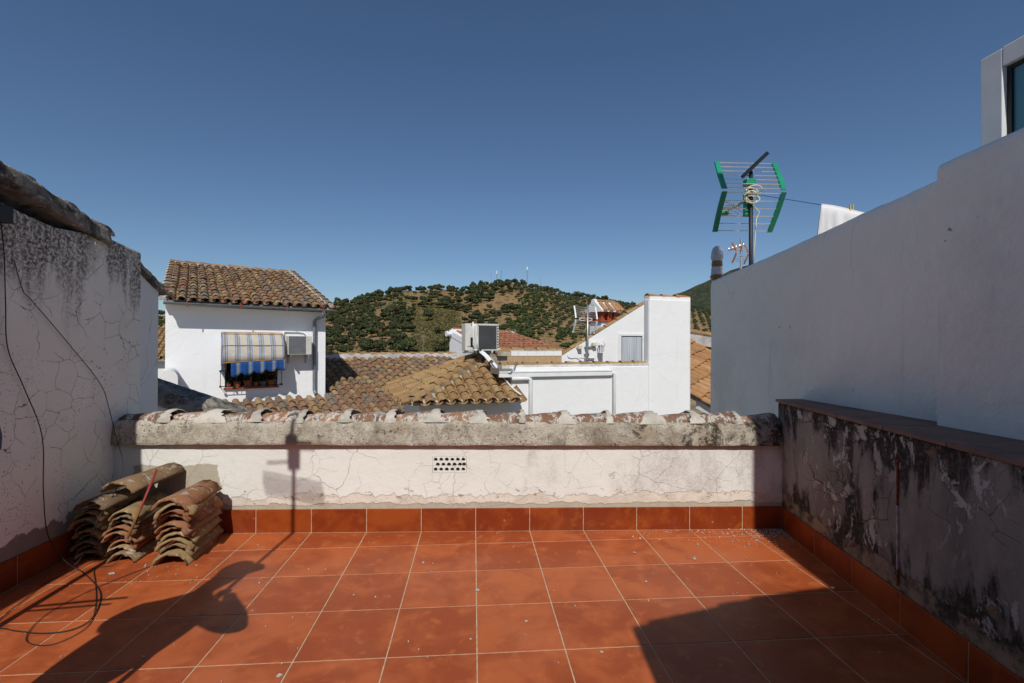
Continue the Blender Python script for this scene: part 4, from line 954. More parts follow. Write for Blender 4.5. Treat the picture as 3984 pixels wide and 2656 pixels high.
for (x, y, z) in ((-.44, 1.0, 1.39), (-.27, .64, 1.14)): q = MB(); q.tube([(x - .03, y + .015, z + .02), (x + .01, y - .02, z - .02)], .062, 8); q.build('tape_band', 'cable', pb, F)

# ---------------- things on the gable
def speaker(u, z, lab):
    t = thing('speaker_box', lab, 'speaker', F @ Vector((u, 2.1, z)), 'small cream boxes on the gable wall')
    q = MB(); q.box((u - .055, 2.06, z - .05), (u + .055, 2.198, z + .05)); q.build('box', 'cream_pl', t, F, bevel=.008)
    q = MB(); q.lathe((0, 0, 0), [(.038, 0), (.038, .006), (.03, .008), (.012, .004)], 14); q.build('cone', 'cable' if 0 else 'ac', t, F @ Matrix.Translation((u - .005, 2.0595, z)) @ Matrix.Rotation(pi / 2, 4, 'X'))
    q = MB(); q.tube([(u - .056, 2.12, z + .02), (u - .085, 2.15, z + .02)], .012, 6); q.build('stub', 'cream_pl', t, F)
speaker(2.62, 1.475, 'cream speaker box on the gable wall left of the antenna mast'); speaker(3.06, 1.555, 'cream speaker box on the gable wall between mast and wall lamp')
lp = thing('wall_lamp', 'white lantern with curved arm on the gable wall', 'wall lamp', F @ Vector((3.26, 2.1, 1.4)))
q = MB(); q.tube([(3.34, 2.198, 1.53), (3.34, 2.10, 1.535)], .045, 12); q.tube([(3.34, 2.12, 1.55)] + [(3.34 - .08 + .085 * cos(a), 2.08, 1.57 + .075 * sin(a)) for a in [i * pi / 8 for i in range(9)]], .012, 6); q.build('arm', 'white_pl', lp, F, smooth=True)
q = MB(); cx, cy, cz = 3.22, 2.03, 1.43
for sx in (-.055, .055):
    for sy in (-.055, .055): q.box((cx + sx - .007, cy + sy - .007, cz - .09), (cx + sx + .007, cy + sy + .007, cz + .09))
q.box((cx - .065, cy - .065, cz - .105), (cx + .065, cy + .065, cz - .0905)); q.box((cx - .07, cy - .07, cz + .0905), (cx + .07, cy + .07, cz + .11)); q.build('lantern_frame', 'white_pl', lp, F)
q = MB(); q.box((cx - .05, cy - .05, cz - .089), (cx + .05, cy + .05, cz + .089)); q.build('lantern_glass', 'plasticwrap', lp, F)
def uhf(t, mtx, wd, panel_h, rake, nrod, strip, rodmat, stripmat, tilt=.0):
    """corner reflector antenna, local: x right, y boom (directors at -y... +y), z up; apex line at origin"""
    for sgn in (1, -1):
        pts = []
        for k in range(nrod):
            f_ = (k + .3) / nrod; curve = rake * f_ ** 1.25
            pts.append((curve, sgn * (.035 + panel_h * f_)))
        for (yy, zz) in pts:
            q = MB(); ww = wd * (.5 - .02 * sgn); q.tube([(-ww, yy, zz), (ww, yy, zz)], .006, 6); q.build('reflector_rod', rodmat, t, mtx)
        for sx in (-1, 1):
            q = MB(); w2 = strip; ww = wd * .5; arr = [(r_[0], r_[1]) for r_ in pts]
            arr = [(arr[0][0] - .01, arr[0][1] - sgn * .03)] + arr + [(arr[-1][0] + .01, arr[-1][1] + sgn * .03)]
            vs = []
            for (yy, zz) in arr: vs += [(sx * ww - w2, yy - .006, zz), (sx * ww + w2, yy - .006, zz), (sx * ww + w2, yy + .012, zz), (sx * ww - w2, yy + .012, zz)]
            n = len(arr); q.add(vs, [(4 * i + a, 4 * i + (a + 1) % 4, 4 * i + 4 + (a + 1) % 4, 4 * i + 4 + a) for i in range(n - 1) for a in range(4)] + [(3, 2, 1, 0), tuple(4 * n - 4 + a for a in range(4))]); q.build('end_strip', stripmat, t, mtx)
# silver antenna on the gable
an2 = thing('tv_antenna', 'silver grid antenna on grey pole in front of the gable', 'antenna', F @ Vector((2.78, 2.0, 1.1)))
q = MB(); q.tube([(2.79, 1.98, .62), (2.785, 1.98, 2.60)], .024, 10); q.build('pole', 'steel', an2, F, smooth=True)
uhf(an2, F @ Matrix.Translation((2.79, 2.06, 2.22)) @ Matrix.Rotation(R(3), 4, 'Y') @ Matrix.Rotation(R(-8), 4, 'Z'), .60, .34, .20, 6, .02, 'rod', 'white_pl')
q = MB(); q.tube([(0, -.02, 0), (0, .55, .02)], .013, 6); q.build('boom', 'steel', an2, F @ Matrix.Translation((2.72, 2.06, 2.20)) @ Matrix.Rotation(R(12), 4, 'Z'))
for k in range(6): q = MB(); q.tube([(-.10, .14 + .07 * k, .01), (.10, .14 + .07 * k, .01)], .005, 5); q.build('director', 'rod', an2, F @ Matrix.Translation((2.72, 2.06, 2.06)) @ Matrix.Rotation(R(12), 4, 'Z'))
for sx in (-1, 1):
    q = MB(); q.tube([(2.74 + sx * (.10 + .09 * cos(a)), 2.0, 2.215 + .035 * sin(a)) for a in [i * pi / 8 for i in range(17)]], .009, 6); q.build('dipole_loop', 'white_pl', an2, F, smooth=True)
q = MB(); q.box((2.70, 1.97, 2.17), (2.765, 2.05, 2.26)); q.build('dipole_box', 'orange_pl', an2, F)
for z in (1.477, 1.16): q = MB(); q.box((2.72, 1.955, z - .02), (2.83, 2.005, z + .02)); q.box((2.79, 2.005, z - .018), (2.82, 2.198, z + .018)); q.box((2.82, 2.15, z - .02), (3.08, 2.198, z + .02)); q.build('bracket', 'steel', an2, F)
q = MB(); q.tube([(2.80, 1.95, 1.4), (2.81, 1.95, 1.25), (2.72, 2.1, 1.175), (2.55, 2.19, 1.19), (2.42, 2.19, 1.17), (2.33, 2.19, 1.19), (2.30, 2.19, 1.25)], .010, 6); q.build('cable', 'steel', an2, F, smooth=True)

# chimney behind the gable
ch = thing('chimney', 'chimney with red brick pillars and little tiled roof behind the gable', 'chimney', F @ Vector((4.8, 4.4, 1)))
C = F @ Matrix.Translation((4.42, 4.2, 0)) @ Matrix.Rotation(R(10), 4, 'Z')
q = MB(); q.box((.0, 0, .2), (.66, .60, 2.275)); q.build('shaft', 'white', ch, C)
q = MB(); q.box((-.06, -.06, 2.277), (.72, .66, 2.325)); q.build('slab', 'brickred', ch, C, bevel=.008)
for x in (0, .27, .54):
    for y in (.0, .48): q = MB(); q.box((x, y, 2.327), (x + .14, y + .13, 2.60)); q.build('brick_pillar', 'brickred', ch, C)
q = MB(); q.ext([(-.09, y, z) for y, z in ((-.12, 2.602), (.73, 2.602), (.73, 2.66), (.40, 2.93), (.21, 2.93), (-.12, 2.66))], (.86, 0, 0)); hd = q.build('hood', 'white', ch, C)
# gable is towards the viewer's left, tiles fall to the right-front
q = MB(); q.lathe((0, 0, 0), [(.10, 0), (.10, .10)], 14); q.build('ridge_knob', 'white', ch, C @ Matrix.Translation((-.10, .305, 2.93)) @ Matrix.Rotation(pi / 2, 4, 'Y'))
up = C.to_3x3() @ Vector((0, .34, .28)); nr = C.to_3x3() @ Vector((0, -.28, .34))
for x in (.06, .30, .56, .74): shared('hood_tile', tile_mesh('roof', 'clay_ora', rnd.randrange(4)), hd, orient(C @ Vector((x, -.20, 2.62)), up, nr, 1.0, 0))
for k in range(2): shared('hood_ridge_tile', tile_mesh('roof', 'clay_ora', k), hd, orient(C @ Vector((.0 + .36 * k, .305, 2.955)), C.to_3x3() @ Vector((1, 0, 0)), (0, 0, 1), 1.0))

# ================================================================== house J far behind
Jf = FRM(-.996, 21.141, 29.57)
jh = thing('far_red_roof_house', 'far white house with red tiled roof and white gable behind the air conditioner', 'house', (1, 20, -5))
q = MB(); zr = lambda b: 2.08 + .27 * b
q.ext([(0, 0.1, -6), (0, -4.4, -6), (0, -4.4, zr(-4.4) - .05), (0, 0.1, 2.14)], (3.3, 0, 0)); q.build('wall', 'white', jh, Jf)
q = MB(); q.ext([(-.02, .12, 2.16), (-.02, .12, 1.9), (-.02, -4.4, zr(-4.4) - .30), (-.02, -4.4, zr(-4.4) + .06)], (.20, 0, 0)); q.build('gable_parapet', 'white', jh, Jf, bevel=.02)
q = MB(); q.ext([(.19, 0, zr(0) - .02), (.19, -4.4, zr(-4.4) - .02), (4.0, -4.4, zr(-4.4) - .02), (2.95, 0, zr(0) - .02)], (0, 0, -.08)); jr = q.build('roof', 'clay_red_pan', jh, Jf)
upj = Jf.to_3x3() @ Vector((0, 1, .27)); nj = Jf.to_3x3() @ Vector((0, -.27, 1)); cols = []
for i in range(15):
    x = .32 + .245 * i; bt = 0 if x < 2.95 else -(x - 2.95) / .24; L = (4.3 + bt) * 1.036
    if L > .4: cols.append((Jf @ Vector((x, -4.3, zr(-4.3))), upj, L))
tile_field(jr, cols, nj, 'clay_red', .36, .245, 1.08)
ridge_tiles(jr, Jf @ Vector((.1, .06, 2.16)), Jf @ Vector((3.0, .06, 2.10)), 'clay_red', 8, 1.1, 'white', drop=.12)
ridge_tiles(jr, Jf @ Vector((2.98, .0, 2.08)), Jf @ Vector((4.02, -4.3, zr(-4.3) + .05)), 'clay_red', 11, 1.05, 'mortar')
q = MB(); q.tube([(-.02, -.1, 1.98), (-.22, -.1, 1.98)], [.09, .1], 14); q.tube([(-.20, -.1, 1.98), (-.26, -.1, 1.98)], .12, 14); q.build('pipe_end', 'white', jh, Jf)
an4 = thing('tv_antenna', 'small grid antenna on the far red roof left of the olive slope', 'antenna', Jf @ Vector((3.3, 0, 1.9)))
q = MB(); q.tube([(3.32, .3, 1.2), (3.32, .3, 2.24)], .02, 8); q.build('pole', 'steel', an4, Jf)
uhf(an4, Jf @ Matrix.Translation((3.32, .26, 2.10)) @ Matrix.Rotation(R(-14), 4, 'Z'), .50, .11, .08, 3, .02, 'rod', 'orange_pl')

# ================================================================== right-hand roof clutter
ga = thing('tv_antenna', 'large green-edged grid antenna on black mast above the shaded white wall', 'antenna', (3.12, 5.27, 2.3))
q = MB(); q.tube([(3.12, 5.265, 1.4), (3.118, 5.265, 3.52)], .021, 10); q.build('mast', 'black', ga, smooth=True)
GA = Matrix.Translation((3.105, 5.30, 3.275)) @ Matrix.Rotation(R(-6), 4, 'Z') @ Matrix.Rotation(R(2), 4, 'Y') @ Matrix.Rotation(R(12), 4, 'X')
# upper panel leans away, lower panel leans towards the viewer
def panel(sgn, n, z_a, z_b, xa, xb, ya, yb, bow):
    rows = []
    for k in range(n):
        f_ = k / (n - 1); rows.append((xa[0] + (xb[0] - xa[0]) * f_ - bow * sin(pi * f_), xa[1] + (xb[1] - xa[1]) * f_ + bow * sin(pi * f_), ya + (yb - ya) * f_, z_a + (z_b - z_a) * f_))
    for (l, r_, y, z) in rows: q = MB(); q.tube([(l, y, z), (r_, y, z + .008)], .0062, 6); q.build('reflector_rod', 'rod', ga)
    for side in (0, 1):
        q = MB(); vs = []
        for k in range(13):
            f_ = k / 12 * 1.06 - .03; cx = (xa[side] + (xb[side] - xa[side]) * f_) + (bow if side else -bow) * sin(pi * max(0, min(1, f_))); y = ya + (yb - ya) * f_; z = z_a + (z_b - z_a) * f_ + (.008 if side else 0)
            s_ = 1 if side else -1
            vs += [(cx - .004 * s_, y - .012, z), (cx + .052 * s_, y - .012, z), (cx + .052 * s_, y + .012, z), (cx - .004 * s_, y + .012, z)]
        q.add(vs, [(4 * i + a, 4 * i + (a + 1) % 4, 4 * i + 4 + (a + 1) % 4, 4 * i + 4 + a) for i in range(12) for a in range(4)] + [(3, 2, 1, 0), (48, 49, 50, 51)]); q.build('end_strip', 'green', ga)
panel(1, 7, 3.66, 3.30, (2.815, 3.455), (2.79, 3.43), 5.40, 5.19, .006)
panel(-1, 6, 3.245, 2.882, (2.79, 3.43), (2.815, 3.43), 5.19, 5.44, .006)
q = MB(); q.tube([(2.99, 5.22, 3.437), (3.275, 5.20, 3.71)], .024, 4); q.build('mount_arm', 'black', ga)
q = MB(); q.box((3.065, 5.285, 3.02), (3.165, 5.345, 3.30)); q.box((3.06, 5.24, 3.36), (3.17, 5.34, 3.44)); q.build('bracket', 'green', ga, bevel=.015)
q = MB(); q.tube([(3.10, 5.36, 3.20), (3.17, 5.8, 3.25), (3.19, 5.96, 3.27)], .016, 8); q.build('boom', 'green', ga)
for k in range(9):
    f_ = k / 8; c = Vector((3.08, 5.46, 3.20)).lerp(Vector((3.18, 5.95, 3.25)), f_); q = MB(); q.tube([c - Vector((.16 - .04 * f_, .03, .03 * (-1) ** k)), c, c + Vector((.16 - .04 * f_, .03, .05 * (-1) ** k))], .0058, 5); q.build('director', 'rod', ga)
q = MB(); q.lathe((3.19, 5.97, 3.21), [(.03, 0), (.06, .02), (.05, .08), (.02, .10)], 10); q.build('boom_cap', 'green', ga)
q = MB(); pts = []
for k in range(90):
    a = k / 90 * 2 * pi * 4.5; r_ = .078 + .022 * sin(k * .37); pts.append((3.105 + r_ * cos(a) + .02 * sin(k * .11), 5.22 + .016 * sin(k * .5), 3.245 + r_ * .62 * sin(a) + .05 * sin(k * .07)))
pts += [(3.20, 5.23, 3.05), (3.17, 5.24, 2.98), (3.15, 5.24, 2.7), (3.135, 5.24, 2.45)]
q.tube(pts, .0065, 6); q.build('coiled_cable', 'cream_pl', ga, smooth=True)
# clothes line, towel and peg
q = MB(); L0, L1, L2 = Vector((3.13, 5.22, 3.25)), Vector((3.16, 4.21, 2.842)), Vector((4.1, 3.54, 2.42))
q.tube([L0.lerp(L1, i / 8) - Vector((0, 0, .0)) for i in range(9)] + [L1.lerp(L2, i / 5) for i in range(1, 6)], .0035, 5); q.build('clothes_line', 'cord_blue', None, label='thin blue clothes line from antenna mast past the white towel', cat='clothes line')
def towel():
    q = MB(); n = 44; rows = []
    for i in range(n + 1):
        t = i / n; c = L1.lerp(L2, .005 + .55 * t); wob = .012 * sin(t * 26) + .008 * sin(t * 51 + 1); row = []
        for k in range(19):
            s_ = k - 9; dz = -abs(s_) * .045; off = (.018 if s_ > 0 else -.022) * min(1, abs(s_)) + (wob * abs(s_) / 5) + (.05 * abs(s_) / 9 * (1 if s_ > 0 else -1)) * (1 - t * .6)
            row.append((c.x + off * .58 - (.006 * abs(s_) if i == 0 else 0), c.y + off * .82, c.z + .006 + dz + .006 * sin(t * 9)))
        rows.append(row)
    q.v = [v for r_ in rows for v in r_]; q.f = [(i * 19 + k, i * 19 + k + 1, (i + 1) * 19 + k + 1, (i + 1) * 19 + k) for i in range(n) for k in range(18)]
    o = q.build('towel', 'towel', None, smooth=True, label='white terry towel hung over the clothes line behind the wall', cat='towel'); s = o.modifiers.new('thickness', 'SOLIDIFY'); s.thickness = .006
towel()
pg = thing('clothes_peg', 'yellow wooden clothes peg clipped on the towel', 'clothes peg', (3.15, 3.6, 2.7))
pc = L1.lerp(L2, .20)
for s_ in (-1, 1): q = MB(); q.ext([(pc.x + s_ * .004, pc.y - .008, pc.z - .04), (pc.x + s_ * .004, pc.y + .008, pc.z - .04), (pc.x + s_ * .010, pc.y + .008, pc.z + .05), (pc.x + s_ * .010, pc.y - .008, pc.z + .05)], (s_ * .007, 0, 0)); q.build('jaw', 'peg', pg)
# wrapped vent pipe
wp = thing('wrapped_vent_pipe', 'vent pipe wrapped in grey plastic and brown tape at the far wall end', 'vent pipe', (3.03, 5.85, 1.5))
c = (3.02, 5.84, 0)
q = MB(); q.lathe(c, [(.055, 1.6), (.06, 2.40), (.075, 2.44), (.068, 2.47), (.07, 2.50), (.058, 2.53)], 12); q.build('lower_wrap', 'plasticwrap', wp)
q = MB(); q.lathe(c, [(.064, 2.36), (.085, 2.41), (.066, 2.43)], 12); q.build('tape_band', 'tape', wp)
q = MB(); q.lathe(c, [(.060, 2.525), (.066, 2.55), (.061, 2.60)], 12); q.build('tape_band', 'tape', wp)
q = MB(); q.lathe(c, [(.058, 2.595), (.074, 2.64), (.068, 2.70), (.052, 2.76), (.02, 2.785)], 9); q.build('plastic_hood', 'plasticwrap', wp)
# rusty small antenna further back
an3 = thing('tv_antenna', 'small orange and grey antenna on thin pole beyond the white wall', 'antenna', (3.835, 6.72, 1))
q = MB(); q.tube([(3.835, 6.72, .3), (3.835, 6.72, 3.09)], .016, 8); q.build('pole', 'steel', an3)
uhf(an3, Matrix.Translation((3.835, 6.70, 2.88)) @ Matrix.Rotation(R(20), 4, 'Z'), .24, .10, .06, 4, .008, 'rod', 'orange_pl')
q = MB(); q.tube([(3.835, 6.69, 2.97), (3.67, 6.78, 2.92)], .008, 6); q.build('boom', 'orange_pl', an3)
for k in range(5): c = Vector((3.835, 6.69, 2.97)).lerp(Vector((3.67, 6.78, 2.92)), k / 4); q = MB(); q.tube([c + Vector((-.02, -.07, .02)), c + Vector((.02, .07, -.02))], .005, 5); q.build('director', 'rod', an3)

# ================================================================== stacked roof tiles in the corner
ORD = ['topmost', 'second', 'third', 'fourth', 'fifth', 'sixth', 'seventh', 'eighth', 'ninth', 'tenth', 'eleventh', 'twelfth']
def stack(cx, y0, n, dz, where, grp, x_lean=0, tilt_top=0, sc_=1.2, z0=.0):
    z = z0; q_ = random.Random(int(cx * 100))
    for k in range(n):
        f_ = k / max(1, n - 1); yaw = (q_.random() - .5) * .24; tl = R(-1.5 * f_) + tilt_top * f_ * f_
        m = Matrix.Translation((cx + x_lean * f_ + (q_.random() - .5) * .045, y0 + (q_.random() - .5) * .06, z + .002)) @ Matrix.Rotation(yaw, 4, 'Z') @ Matrix.Rotation(tl, 4, 'X') @ Matrix.Rotation((q_.random() - .5) * .16, 4, 'Y')
        me = tile_mesh('near', 'clay_stack', (k + int(abs(cx) * 10)) % 6)
        place('roof_tile', me, None, m @ Matrix.Diagonal((sc_ * (.97 + .07 * q_.random()), 1.05, sc_ * .92 * (.88 + .2 * q_.random()), 1)), 0,
              ORD[n - 1 - k] + ' tile from the top of the ' + where if k < n - 1 else 'topmost tile of the ' + where, 'roof tile', grp)
        z += dz * (.9 + .25 * q_.random())
stack(-2.115, 3.60, 10, .041, 'right-hand stack of old clay roof tiles', 'stacked roof tiles', .02, R(5), 1.38)
stack(-2.495, 3.66, 9, .037, 'middle stack of old clay roof tiles', 'stacked roof tiles', .01, R(3), 1.10)
stack(-2.755, 3.70, 9, .037, 'left-hand stack of old clay roof tiles', 'stacked roof tiles', .02, R(1), 1.10)
place('roof_tile', tile_mesh('near', 'clay_stack', 3), None, Matrix.Translation((-2.56, 3.72, .475)) @ Matrix.Rotation(R(-14), 4, 'Z') @ Matrix.Rotation(R(5), 4, 'X') @ Matrix.Diagonal((1.5, 1.12, 1.15, 1)), 0, 'large lichen-spotted tile lying across the left and middle stacks', 'roof tile')
place('roof_tile', tile_mesh('near', 'clay_stack', 5), None, Matrix.Translation((-2.70, 3.66, .375)) @ Matrix.Rotation(R(-10), 4, 'Z') @ Matrix.Rotation(R(4), 4, 'X') @ Matrix.Diagonal((1.25, 1.08, 1.0, 1)), 0, 'smooth reddish tile on top of the left-hand stack', 'roof tile')
q = MB(); q.tube([(-2.335, 3.80, .62), (-2.36, 3.70, .42), (-2.405, 3.60, .19)], .009, 8); q.build('metal_rod', 'rust', None, smooth=True, label='thin rod, red above and rusty below, leaning on the tile stacks', cat='rod')
# cables
def cab(name, pts, r, lab):
    P = [Vector(p) for p in pts]; out = []
    for i in range(len(P) - 1):
        p0, p1, p2, p3 = P[max(0, i - 1)], P[i], P[i + 1], P[min(len(P) - 1, i + 2)]
        for s_ in range(6):
            t = s_ / 6; out.append(.5 * ((2 * p1) + (p2 - p0) * t + (2 * p0 - 5 * p1 + 4 * p2 - p3) * t * t + (3 * p1 - p0 - 3 * p2 + p3) * t ** 3))
    out.append(P[-1]); q = MB(); q.tube(out, r, 6); q.build(name, 'cable', None, smooth=True, label=lab, cat='cable')
cab('cable', [(-2.90, 3.22, 2.30), (-2.905, 3.235, 2.26), (-2.905, 3.253, 2.087), (-2.905, 3.264, 1.791), (-2.905, 3.281, 1.519), (-2.90, 3.387, 1.265), (-2.89, 3.51, .931), (-2.87, 3.50, .546), (-2.82, 3.48, .262), (-2.72, 3.50, .08), (-2.62, 3.50, .012), (-2.309, 3.222, .008), (-2.143, 2.944, .008), (-2.151, 2.818, .008), (-2.28, 2.788, .008), (-2.436, 2.819, .008), (-2.6, 2.85, .008), (-2.8, 2.7, .008)], .0031, 'thick black cable hanging down the left wall and looping on the floor')
cab('cable', [(-2.915, 3.33, 2.08), (-2.908, 3.381, 1.898), (-2.905, 3.444, 1.834), (-2.90, 3.704, 1.577), (-2.90, 4.03, 1.241), (-2.86, 4.07, 1.035), (-2.83, 4.09, .845), (-2.66, 3.93, .63), (-2.62, 3.80, .47), (-2.62, 3.64, .33), (-2.66, 3.60, .16), (-2.72, 3.56, .03), (-2.74, 3.35, .008), (-2.70, 3.19, .008), (-2.64, 2.951, .008), (-2.5, 2.6, .008)], .0026, 'thinner black cable drooping from the left wall across the tile stacks')
cab('cable', [(-2.46, 3.64, .06), (-2.50, 3.60, .01), (-2.585, 3.56, .007), (-2.42, 3.338, .007), (-2.22, 3.064, .007), (-2.097, 2.834, .007), (-2.153, 2.684, .007), (-2.32, 2.733, .007), (-2.42, 2.95, .007), (-2.40, 3.2, .007), (-2.3, 3.45, .007), (-2.23, 3.57, .007)], .0022, 'thin wire loop lying on floor tiles in front of the stacks')
# plaster debris
q = MB(); q_ = random.Random(5)
def flake(x, y, s):
    n = q_.randrange(4, 6); a0_ = q_.random() * 6; z = .0025 + q_.random() * .003; h = .002 + .004 * q_.random()
    p = [(x + s * (.6 + .7 * q_.random()) * cos(a0_ + 2 * pi * k / n), y + s * (.6 + .7 * q_.random()) * sin(a0_ + 2 * pi * k / n), z + (q_.random() - .5) * .004) for k in range(n)]; q.ext(p, (0, 0, h))
for k in range(260):
    d = abs(q_.gauss(0, .13)); e = abs(q_.gauss(0, .16)); y = par_y(2.55) - .02 - d; x = min(rw_x(y) - .02 - e, rw_x(y) - .02); flake(x, y, .002 + .005 * q_.random() ** 2)
for k in range(200):
    x = 2.5 - abs(q_.gauss(0, .6)); y = par_y(x) - .02 - abs(q_.gauss(0, .16)); flake(x, y, .002 + .006 * q_.random() ** 3)
for k in range(90):
    x = -2.6 + 5 * q_.random(); y = 2.1 + 1.9 * q_.random()
    if x < rw_x(y) - .03: flake(x, y, .002 + .005 * q_.random() ** 3)
for k in range(20): flake(-2.3 + q_.random() * .5, 3.3 + q_.random() * .3, .002 + .006 * q_.random() ** 2)
for (x, y, s) in ((.03, 3.09, .014), (.30, 2.72, .009), (-2.42, 3.48, .02), (1.13, 3.12, .01), (-.35, 3.5, .012), (1.6, 3.42, .014), (1.2, 3.55, .012), (2.3, 2.95, .014), (.65, 2.42, .009), (-.9, 2.36, .012)): flake(x, y, s)
q.build('plaster_flakes', plain('plaster_flake', (.44, .41, .37), .9, .1, 0, .3, 60), None, label='crumbs of white plaster scattered on the terrace floor', cat='debris', kind='stuff')
# the rust-stained vertical conduit scar on the low wall: a thin old pipe half buried
q = MB(); sx = 1.42
for z0_, z1_, mt_ in ((.30, .66, 'mortar_white'), (.66, .92, 'tape'), (.21, .30, 'tape')):
    qq = MB(); qq.tube([(sx, .004, z0_), (sx + .003, .002, (z0_ + z1_) / 2), (sx, .004, z1_)], .007, 7); qq.build('buried_pipe', plain('pipe_rust', (.20, .065, .025), .9, .1, 0, .5, 40) if mt_ == 'tape' else plain('pipe_pale', (.42, .36, .33), .9, .1, 0, .3, 30), rw, RF @ Matrix.Translation((0, -.006, 0)))

# ================================================================== person and mast standing left of the frame (their shadow falls across the tiles)
pm = thing('antenna_mast', 'tall antenna mast held upright whose shadow falls across floor and parapet', 'antenna', (-1.69, 1.5, 0))
bx, by = -1.675, 1.55
q = MB(); q.tube([(bx, by, 0), (bx, by, 3.5)], .016, 10); q.build('pole', 'steel', pm)
for z, xa, xb, hh, an_ in ((2.84, -.24, .26, .004, 14), (2.88, -.25, .26, .005, 14), (2.92, -.26, .26, .005, 14), (2.96, -.26, .25, .005, 14), (3.00, -.26, .24, .004, 14), (3.26, -.02, .17, .010, 6), (3.14, -.22, .0, .005, 0)): q = MB(); q.box((bx + xa, by - hh, z - hh), (bx + xb, by + hh, z + hh)); q.build('reflector_bar', 'steel', pm, Matrix.Translation((bx, by, z)) @ Matrix.Rotation(R(an_), 4, 'Y') @ Matrix.Translation((-bx, -by, -z)))
q = MB(); q.box((bx - .05, by - .04, 3.10), (bx + .05, by + .04, 3.30)); q.build('amplifier_box', 'black', pm, bevel=.01)
q = MB(); q.tube([(-2.60, 1.9, 0), (-2.66, 1.9, .9), (-2.75, 1.9, 1.85)], .022, 8); q.tube([(-2.68, 1.9, 1.17), (-2.20, 1.9, 1.24)], .010, 6); q.tube([(-2.68, 1.9, 1.12), (-2.24, 1.9, 1.17)], .008, 6); q.build('leaning_pole', 'steel', None, label='steel pole with small side arms standing by the left wall', cat='pole')
def person():
    root = thing('person', 'person in a cap bent towards a mast gripped with both hands, casting the long shadow', 'person', (-1.9, 1.35, 0))
    J = {'pel': (-1.90, 1.36, .98, .19), 'wai': (-1.87, 1.40, 1.14, .205), 'che': (-1.86, 1.42, 1.34, .215), 'neck': (-1.82, 1.45, 1.53, .062), 'head0': (-1.80, 1.47, 1.60, .075), 'head': (-1.77, 1.485, 1.70, .108), 'head2': (-1.765, 1.48, 1.79, .07),
         'ls': (-2.07, 1.40, 1.42, .115), 'le': (-2.10, 1.55, 1.20, .07), 'lw': (-1.80, 1.56, 1.33, .036), 'lh': (-1.72, 1.555, 1.36, .038), 'rs': (-1.66, 1.43, 1.41, .095), 're': (-1.36, 1.50, 1.16, .075), 'rw': (-1.58, 1.53, 1.42, .036), 'rh': (-1.64, 1.555, 1.47, .038),
         'lp': (-2.01, 1.36, .92, .10), 'lk': (-2.05, 1.36, .51, .072), 'la': (-2.07, 1.34, .09, .045), 'lt': (-2.05, 1.52, .045, .040), 'rp': (-1.85, 1.36, .92, .10), 'rk': (-1.83, 1.38, .51, .072), 'ra': (-1.82, 1.34, .09, .045), 'rt': (-1.79, 1.52, .045, .040)}
    E_ = [('pel', 'wai'), ('wai', 'che'), ('che', 'neck'), ('neck', 'head0'), ('head0', 'head'), ('head', 'head2'), ('che', 'ls'), ('ls', 'le'), ('le', 'lw'), ('lw', 'lh'), ('che', 'rs'), ('rs', 're'), ('re', 'rw'), ('rw', 'rh'), ('pel', 'lp'), ('lp', 'lk'), ('lk', 'la'), ('la', 'lt'), ('pel', 'rp'), ('rp', 'rk'), ('rk', 'ra'), ('ra', 'rt')]
    J = {n: (v[0], v[1] + (.07 if n.startswith('head') or n == 'neck' else 0), v[2] * 1.075, v[3]) for n, v in J.items()}
    names = list(J); me = bpy.data.meshes.new('body'); me.from_pydata([J[n][:3] for n in names], [(names.index(a), names.index(b)) for a, b in E_], []); me.materials.append(M['shirt'])
    o = place('body', me, root); sk = o.modifiers.new('skin', 'SKIN'); sk.use_smooth_shade = True
    lay = me.skin_vertices[0] if len(me.skin_vertices) else None
    if lay is None:
        bm = bmesh.new(); bm.from_mesh(me); bm.verts.layers.skin.verify(); bm.to_mesh(me); bm.free(); lay = me.skin_vertices[0]
    for i, n in enumerate(names): lay.data[i].radius = (J[n][3], J[n][3]); lay.data[i].use_root = (n == 'pel')
    ss = o.modifiers.new('subdivision', 'SUBSURF'); ss.levels = 2; ss.render_levels = 2
    q = MB(); q.lathe((0, 0, 0), [(.105, 0), (.108, .04), (.085, .09), (.03, .115)], 14); q.ext([(.0, -.08, .0), (.10, -.075, -.005), (.19, -.04, -.015), (.19, .04, -.015), (.10, .075, -.005), (.0, .08, .0)], (0, 0, .012)); q.build('cap', 'trouser', root, Matrix.Translation((-1.77, 1.555, 1.875)) @ Matrix.Rotation(R(25), 4, 'Z'))
    for (hx, hy, hz, s_) in ((-1.72, 1.555, 1.462, 1), (-1.64, 1.555, 1.58, -1)):
        q = MB()
        for k in range(4):
            z = hz + .03 - .019 * k; q.tube([(hx, hy + .01, z), (hx + s_ * .03, hy + .03, z), (bx, by + .032, z), (bx - s_ * -.03, by + .01, z), (bx + s_ * .028, by - .016, z)], .0085, 6)
        q.tube([(hx, hy - .01, hz + .03), (hx + s_ * .03, hy - .03, hz + .045), (bx, by - .03, hz + .04)], .0095, 6); q.build('hand', 'skin', root)
person()

